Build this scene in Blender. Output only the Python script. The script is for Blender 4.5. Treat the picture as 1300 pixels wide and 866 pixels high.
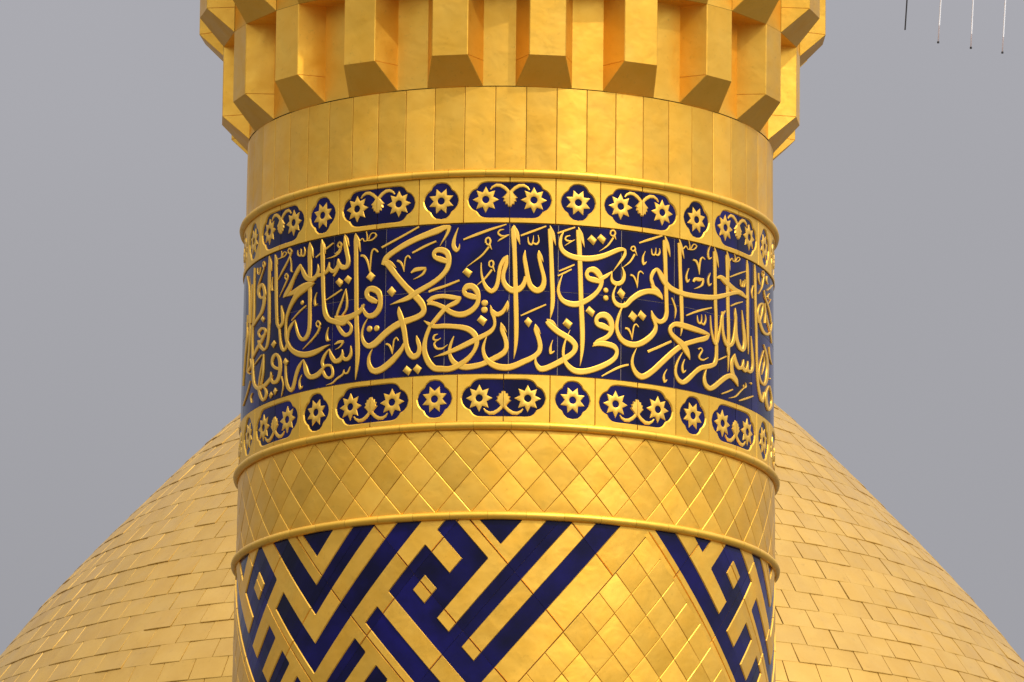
import bpy, math, random
from mathutils import Vector, Matrix

S = bpy.context.scene
for o in list(bpy.data.objects):
    bpy.data.objects.remove(o, do_unlink=True)
rnd = random.Random(7)
rad = math.radians
EYE = 1.6                       # height of the eye above the court; tower heights below are above the eye

# ------------------------------------------------------------------ camera
cd = bpy.data.cameras.new('camera'); cam = bpy.data.objects.new('camera', cd)
S.collection.objects.link(cam); S.camera = cam
pitch, yaw, roll = 0.222919933, 0.000437997, 0.0116537425
fw = Vector((math.sin(yaw)*math.cos(pitch), math.cos(yaw)*math.cos(pitch), math.sin(pitch)))
r0 = Vector((math.cos(yaw), -math.sin(yaw), 0)); u0 = r0.cross(fw)
r1 = math.cos(roll)*r0 + math.sin(roll)*u0; u1 = -math.sin(roll)*r0 + math.cos(roll)*u0
m = Matrix((r1, u1, -fw)).transposed().to_4x4()
m.translation = Vector((0, -64.6847687, EYE))
cam.matrix_world = m
cd.sensor_width = 36; cd.lens = 11413.83/1300*36
cd.clip_start = 1; cd.clip_end = 6000

# ------------------------------------------------------------------ world, sun, exposure
SUN_AZ, SUN_EL = rad(39), rad(45)          # azimuth measured from the camera side towards the right
sd = Vector((math.sin(SUN_AZ)*math.cos(SUN_EL), -math.cos(SUN_AZ)*math.cos(SUN_EL), math.sin(SUN_EL)))
w = bpy.data.worlds.new('World'); S.world = w; w.use_nodes = True
nt = w.node_tree; nt.nodes.clear()
sky = nt.nodes.new('ShaderNodeTexSky'); sky.sky_type = 'NISHITA'; sky.sun_disc = False
sky.sun_elevation = SUN_EL; sky.sun_rotation = math.atan2(sd.x, sd.y)
sky.dust_density = 6; sky.air_density = 1.0; sky.ozone_density = 1
hs = nt.nodes.new('ShaderNodeHueSaturation'); hs.inputs['Saturation'].default_value = 0.12
mx = nt.nodes.new('ShaderNodeMix'); mx.data_type = 'RGBA'; mx.inputs['Factor'].default_value = 0.75
bg = nt.nodes.new('ShaderNodeBackground'); bg.inputs['Strength'].default_value = 0.1
ow = nt.nodes.new('ShaderNodeOutputWorld')
nt.links.new(sky.outputs[0], hs.inputs['Color']); nt.links.new(hs.outputs[0], mx.inputs['A'])
# overcast veil: brighter towards the zenith
tc = nt.nodes.new('ShaderNodeTexCoord'); sx = nt.nodes.new('ShaderNodeSeparateXYZ'); nt.links.new(tc.outputs['Generated'], sx.inputs[0])
mm = nt.nodes.new('ShaderNodeMath'); mm.operation = 'MULTIPLY_ADD'; mm.use_clamp = False
mm.inputs[1].default_value = 5/2.10; mm.inputs[2].default_value = 1/2.10
cp = nt.nodes.new('ShaderNodeMath'); cp.operation = 'MAXIMUM'; cp.inputs[1].default_value = 0
nt.links.new(sx.outputs['Z'], cp.inputs[0]); nt.links.new(cp.outputs[0], mm.inputs[0])
vs = nt.nodes.new('ShaderNodeVectorMath'); vs.operation = 'SCALE'; vs.inputs[0].default_value = (4.05, 4.02, 4.4)
dt_ = nt.nodes.new('ShaderNodeVectorMath'); dt_.operation = 'DOT_PRODUCT'; dt_.inputs[1].default_value = sd
nt.links.new(tc.outputs['Generated'], dt_.inputs[0])
ag = nt.nodes.new('ShaderNodeMapRange'); ag.interpolation_type = 'SMOOTHSTEP'          # veil glows on the sun's side
ag.inputs['From Min'].default_value = -.55; ag.inputs['From Max'].default_value = 1; ag.inputs['To Min'].default_value = .93; ag.inputs['To Max'].default_value = 2.3
nt.links.new(dt_.outputs['Value'], ag.inputs[0])
m2 = nt.nodes.new('ShaderNodeMath'); m2.operation = 'MULTIPLY'; nt.links.new(mm.outputs[0], m2.inputs[0]); nt.links.new(ag.outputs[0], m2.inputs[1])
cn = nt.nodes.new('ShaderNodeTexNoise'); cn.inputs['Scale'].default_value = 7; cn.inputs['Detail'].default_value = 3; nt.links.new(tc.outputs['Generated'], cn.inputs['Vector'])
cm = nt.nodes.new('ShaderNodeMapRange'); cm.inputs['To Min'].default_value = .88; cm.inputs['To Max'].default_value = 1.12; nt.links.new(cn.outputs['Fac'], cm.inputs[0])
m3 = nt.nodes.new('ShaderNodeMath'); m3.operation = 'MULTIPLY'; nt.links.new(m2.outputs[0], m3.inputs[0]); nt.links.new(cm.outputs[0], m3.inputs[1])
nt.links.new(m3.outputs[0], vs.inputs['Scale']); nt.links.new(vs.outputs[0], mx.inputs['B'])
nt.links.new(mx.outputs['Result'], bg.inputs[0]); nt.links.new(bg.outputs[0], ow.inputs[0])
sl = bpy.data.lights.new('sun', 'SUN'); sl.energy = 1.75; sl.angle = rad(1.0); sl.color = (1, 0.93, 0.82)
so = bpy.data.objects.new('sun', sl); S.collection.objects.link(so)
so.rotation_euler = sd.to_track_quat('Z', 'Y').to_euler(); so.location = (20, -20, 60)
S.view_settings.view_transform = 'Standard'; S.view_settings.look = 'None'
S.view_settings.exposure = 0; S.view_settings.gamma = 1
S.cycles.max_bounces = 8; S.cycles.glossy_bounces = 6

# ------------------------------------------------------------------ materials
def mat(name):
    m = bpy.data.materials.new(name); m.use_nodes = True
    return m, m.node_tree, m.node_tree.nodes['Principled BSDF']
def N(nt, t, **kw):
    n = nt.nodes.new(t)
    for k, v in kw.items():
        if k in n.inputs: n.inputs[k].default_value = v
        else: setattr(n, k, v)
    return n
def gold(name, c1, c2, rough=(.3, .45), bump=.25, per=.12, wave=2.2, grain=28, metallic=1.0, tilt=.03):
    """beaten gilt sheet: two tones in large patches, small grain, wavy surface, one tint per plate"""
    m, nt, b = mat(name); L = nt.links.new
    geo = N(nt, 'ShaderNodeNewGeometry'); oi = N(nt, 'ShaderNodeObjectInfo')
    add = N(nt, 'ShaderNodeVectorMath', operation='ADD')
    sc = N(nt, 'ShaderNodeVectorMath', operation='SCALE'); sc.inputs['Scale'].default_value = 37.0
    cx = N(nt, 'ShaderNodeCombineXYZ'); L(oi.outputs['Random'], cx.inputs[0]); L(oi.outputs['Random'], cx.inputs[2])
    L(cx.outputs[0], sc.inputs[0]); L(geo.outputs['Position'], add.inputs[0]); L(sc.outputs[0], add.inputs[1])
    n1 = N(nt, 'ShaderNodeTexNoise', Scale=wave*1.6, Detail=5.0, Roughness=.6); L(add.outputs[0], n1.inputs['Vector'])
    n2 = N(nt, 'ShaderNodeTexNoise', Scale=grain, Detail=4.0, Roughness=.65); L(add.outputs[0], n2.inputs['Vector'])
    n3 = N(nt, 'ShaderNodeTexNoise', Scale=wave*3, Detail=2.0, Roughness=.5, Distortion=.3); L(add.outputs[0], n3.inputs['Vector'])
    mr = N(nt, 'ShaderNodeMapRange'); mr.inputs['From Min'].default_value = .35; mr.inputs['From Max'].default_value = .68
    L(n1.outputs['Fac'], mr.inputs[0])
    mc = N(nt, 'ShaderNodeMix', data_type='RGBA'); mc.inputs['A'].default_value = c1+(1,); mc.inputs['B'].default_value = c2+(1,)
    L(mr.outputs[0], mc.inputs['Factor'])
    # per-plate value shift and small tarnish specks
    pr = N(nt, 'ShaderNodeMapRange'); pr.inputs['To Min'].default_value = 1-per; pr.inputs['To Max'].default_value = 1+per*.6
    L(oi.outputs['Random'], pr.inputs[0])
    sp = N(nt, 'ShaderNodeMapRange'); sp.inputs['From Min'].default_value = .60; sp.inputs['From Max'].default_value = .80
    sp.inputs['To Min'].default_value = 1.0; sp.inputs['To Max'].default_value = .80
    L(n2.outputs['Fac'], sp.inputs[0])
    ml = N(nt, 'ShaderNodeMath', operation='MULTIPLY'); L(pr.outputs[0], ml.inputs[0]); L(sp.outputs[0], ml.inputs[1])
    hv = N(nt, 'ShaderNodeHueSaturation'); L(mc.outputs['Result'], hv.inputs['Color']); L(ml.outputs[0], hv.inputs['Value'])
    L(hv.outputs[0], b.inputs['Base Color'])
    rr = N(nt, 'ShaderNodeMapRange'); rr.inputs['To Min'].default_value = rough[0]; rr.inputs['To Max'].default_value = rough[1]
    rr.inputs['From Min'].default_value = .3; rr.inputs['From Max'].default_value = .7
    L(n3.outputs['Fac'], rr.inputs[0]); L(rr.outputs[0], b.inputs['Roughness'])
    b.inputs['Metallic'].default_value = metallic
    wn = N(nt, 'ShaderNodeTexWhiteNoise', noise_dimensions='1D'); L(oi.outputs['Random'], wn.inputs['W'])
    sb = N(nt, 'ShaderNodeVectorMath', operation='SUBTRACT'); sb.inputs[1].default_value = (.5, .5, .5); L(wn.outputs['Color'], sb.inputs[0])
    st = N(nt, 'ShaderNodeVectorMath', operation='SCALE'); st.inputs['Scale'].default_value = tilt; L(sb.outputs[0], st.inputs[0])
    an = N(nt, 'ShaderNodeVectorMath', operation='ADD'); L(geo.outputs['Normal'], an.inputs[0]); L(st.outputs[0], an.inputs[1])
    nn = N(nt, 'ShaderNodeVectorMath', operation='NORMALIZE'); L(an.outputs[0], nn.inputs[0])
    bp = N(nt, 'ShaderNodeBump'); bp.inputs['Strength'].default_value = bump; bp.inputs['Distance'].default_value = .02
    L(nn.outputs[0], bp.inputs['Normal'])
    L(n3.outputs['Fac'], bp.inputs['Height'])
    bp2 = N(nt, 'ShaderNodeBump'); bp2.inputs['Strength'].default_value = bump*.35; bp2.inputs['Distance'].default_value = .003
    L(n2.outputs['Fac'], bp2.inputs['Height']); L(bp.outputs[0], bp2.inputs['Normal']); L(bp2.outputs[0], b.inputs['Normal'])
    return m
M = {}
M['gold'] = gold('gilt_copper', (.96, .548, .072), (.90, .48, .046), rough=(.33, .50), bump=.22, metallic=.78, tilt=.065, per=.13)
M['gold_relief'] = gold('gilt_relief', (.97, .585, .09), (.94, .54, .065), rough=(.36, .48), bump=.08, per=.03, metallic=.72, tilt=.01)
M['gold_frieze'] = gold('gilt_frieze', (.95, .57, .07), (.90, .505, .05), rough=(.38, .52), bump=.14, per=.08, metallic=.78, tilt=.05)
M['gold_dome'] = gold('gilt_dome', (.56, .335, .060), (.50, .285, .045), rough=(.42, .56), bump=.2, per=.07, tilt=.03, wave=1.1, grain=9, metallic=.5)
def enamel():
    m, nt, b = mat('blue_enamel'); L = nt.links.new
    geo = N(nt, 'ShaderNodeNewGeometry')
    n = N(nt, 'ShaderNodeTexNoise', Scale=3.5, Detail=3.0); L(geo.outputs['Position'], n.inputs['Vector'])
    mr = N(nt, 'ShaderNodeMapRange'); mr.inputs['From Min'].default_value = .35; mr.inputs['From Max'].default_value = .7
    L(n.outputs['Fac'], mr.inputs[0])
    mc = N(nt, 'ShaderNodeMix', data_type='RGBA'); mc.inputs['A'].default_value = (.003, .002, .030, 1); mc.inputs['B'].default_value = (.007, .005, .095, 1)
    oi = N(nt, 'ShaderNodeObjectInfo'); pr = N(nt, 'ShaderNodeMapRange'); pr.inputs['To Min'].default_value = .6; pr.inputs['To Max'].default_value = 1.25
    hv = N(nt, 'ShaderNodeHueSaturation'); L(oi.outputs['Random'], pr.inputs[0]); L(pr.outputs[0], hv.inputs['Value'])
    L(mr.outputs[0], mc.inputs['Factor']); L(mc.outputs['Result'], hv.inputs['Color']); L(hv.outputs[0], b.inputs['Base Color'])
    n2 = N(nt, 'ShaderNodeTexNoise', Scale=9.0, Detail=2.0); L(geo.outputs['Position'], n2.inputs['Vector'])
    bp = N(nt, 'ShaderNodeBump'); bp.inputs['Strength'].default_value = .12; bp.inputs['Distance'].default_value = .01
    L(n2.outputs['Fac'], bp.inputs['Height']); L(bp.outputs[0], b.inputs['Normal'])
    b.inputs['Roughness'].default_value = .15; b.inputs['IOR'].default_value = 1.45; b.inputs['Specular IOR Level'].default_value = .22
    return m
M['blue'] = enamel()
def plain(name, c, r=.7, met=0):
    m, nt, b = mat(name); b.inputs['Roughness'].default_value = r; b.inputs['Metallic'].default_value = met
    n = N(nt, 'ShaderNodeTexNoise', Scale=6.0, Detail=5.0)
    geo = N(nt, 'ShaderNodeNewGeometry'); nt.links.new(geo.outputs['Position'], n.inputs['Vector'])
    mc = N(nt, 'ShaderNodeMix', data_type='RGBA'); mc.inputs['A'].default_value = tuple(x*.8 for x in c)+(1,); mc.inputs['B'].default_value = tuple(min(1, x*1.15) for x in c)+(1,)
    nt.links.new(n.outputs['Fac'], mc.inputs['Factor']); nt.links.new(mc.outputs['Result'], b.inputs['Base Color'])
    return m
M['seam'] = plain('joint_backing', (.24, .14, .045), .6, .5)
M['grout'] = plain('pale_joint', (.42, .33, .22), .6)
M['white'] = plain('white_plastic', (.85, .85, .85), .35)
M['pink'] = plain('dull_pink_sleeve', (.46, .38, .36), .5)
M['black'] = plain('black_plastic', (.015, .015, .015), .4)
def paving():
    m, nt, b = mat('court_marble'); geo = N(nt, 'ShaderNodeNewGeometry')
    br = N(nt, 'ShaderNodeTexBrick', Scale=1.0); br.inputs['Brick Width'].default_value = 1.2; br.inputs['Row Height'].default_value = .8
    br.inputs['Color1'].default_value = (.11, .10, .085, 1); br.inputs['Color2'].default_value = (.09, .08, .07, 1); br.inputs['Mortar'].default_value = (.07, .065, .06, 1)
    br.inputs['Mortar Size'].default_value = .01
    nt.links.new(geo.outputs['Position'], br.inputs['Vector']); nt.links.new(br.outputs['Color'], b.inputs['Base Color'])
    b.inputs['Roughness'].default_value = .5
    return m
M['paving'] = paving()

# ------------------------------------------------------------------ helpers
class MB:
    def __init__(s): s.v = []; s.f = []
    def add(s, vs, fs):
        n = len(s.v); s.v += [tuple(x) for x in vs]; s.f += [tuple(i+n for i in f) for f in fs]
    def mesh(s, name, material, smooth=35):
        me = bpy.data.meshes.new(name); me.from_pydata(s.v, [], s.f); me.materials.append(material)
        if smooth:
            for p in me.polygons: p.use_smooth = True
            me.set_sharp_from_angle(angle=rad(smooth))
        me.update(); return me
def link(name, me, parent=None, rz=0.0, kind=None, label=None):
    o = bpy.data.objects.new(name, me); S.collection.objects.link(o)
    if parent: o.parent = parent
    o.rotation_euler.z = rz
    if kind: o['kind'] = kind
    if label: o['label'] = label
    return o
def empty(name, loc, label, cat, group=None):
    o = bpy.data.objects.new(name, None); S.collection.objects.link(o); o.location = loc
    o['label'] = label; o['category'] = cat
    if group: o['group'] = group
    return o
def RW(z): return 2-.00742386*(z-9)           # the shaft tapers slightly upwards
def P(th, z, h=0.0):                          # th in degrees round the shaft, z above the eye, h out of its face
    a = rad(th); r = RW(z)+h
    return (r*math.sin(a), -r*math.cos(a), z+EYE)
MPD = rad(1)*1.96                             # metres per degree on the face

def inset(poly, d):
    """inset a convex (s, z) polygon in metres; works for either winding"""
    n = len(poly); A = sum(poly[i][0]*poly[(i+1) % n][1]-poly[(i+1) % n][0]*poly[i][1] for i in range(n))
    sg = 1 if A > 0 else -1; ln = []
    for i in range(n):
        (x1, y1), (x2, y2) = poly[i], poly[(i+1) % n]; l = math.hypot(x2-x1, y2-y1) or 1e-9
        nx, ny = -(y2-y1)/l*sg, (x2-x1)/l*sg
        ln.append((x1+nx*d, y1+ny*d, x2-x1, y2-y1))
    out = []
    for i in range(n):
        x1, y1, a, b = ln[i-1]; x2, y2, c, e = ln[i]; det = a*e-b*c
        if abs(det) < 1e-12: out.append((x2, y2)); continue
        t = ((x2-x1)*e-(y2-y1)*c)/det; out.append((x1+a*t, y1+b*t))
    return out if A > 0 else out[::-1]
def clip(poly, f):
    """keep the side of a polygon (any tuples) where f(p) >= 0"""
    out = []; n = len(poly)
    for i in range(n):
        a, b = poly[i], poly[(i+1) % n]; fa, fb = f(a), f(b)
        if fa >= 0: out.append(a)
        if (fa > 0 and fb < 0) or (fa < 0 and fb > 0):
            t = fa/(fa-fb); out.append(tuple(x+(y-x)*t for x, y in zip(a, b)))
    return out
def plate(mb, poly, H=.006, gap=.002, bev=.004, drop=.004, pillow=0.0, tilt=(0, 0)):
    """one sheet on the shaft: poly in (deg, z)"""
    q = [(t*MPD, z) for t, z in poly]
    a = inset(q, gap); b = inset(q, gap+bev); n = len(a)
    cs = sum(p[0] for p in b)/n; cz = sum(p[1] for p in b)/n
    f = lambda p: tilt[0]*(p[0]-cs)+tilt[1]*(p[1]-cz)
    vs = [P(s/MPD, z, -.012) for s, z in a]+[P(p[0]/MPD, p[1], H-drop+f(p)) for p in a]+[P(p[0]/MPD, p[1], H+f(p)) for p in b]
    vs.append(P(cs/MPD, cz, H+pillow))
    fs = [(i, (i+1) % n, n+(i+1) % n, n+i) for i in range(n)]+[(n+i, n+(i+1) % n, 2*n+(i+1) % n, 2*n+i) for i in range(n)]
    fs += [(2*n+i, 2*n+(i+1) % n, 3*n) for i in range(n)]
    mb.add(vs, fs)
def ringmesh(mb, prof, n=96, cx=0, cy=0):
    """solid of revolution; prof = [(r, z)] in world metres"""
    k = len(prof); vs = []
    for i in range(n):
        a = 2*math.pi*i/n
        vs += [(cx+r*math.sin(a), cy-r*math.cos(a), z) for r, z in prof]
    mb.add(vs, [(i*k+j, ((i+1) % n)*k+j, ((i+1) % n)*k+j+1, i*k+j+1) for i in range(n) for j in range(k-1)])

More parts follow.
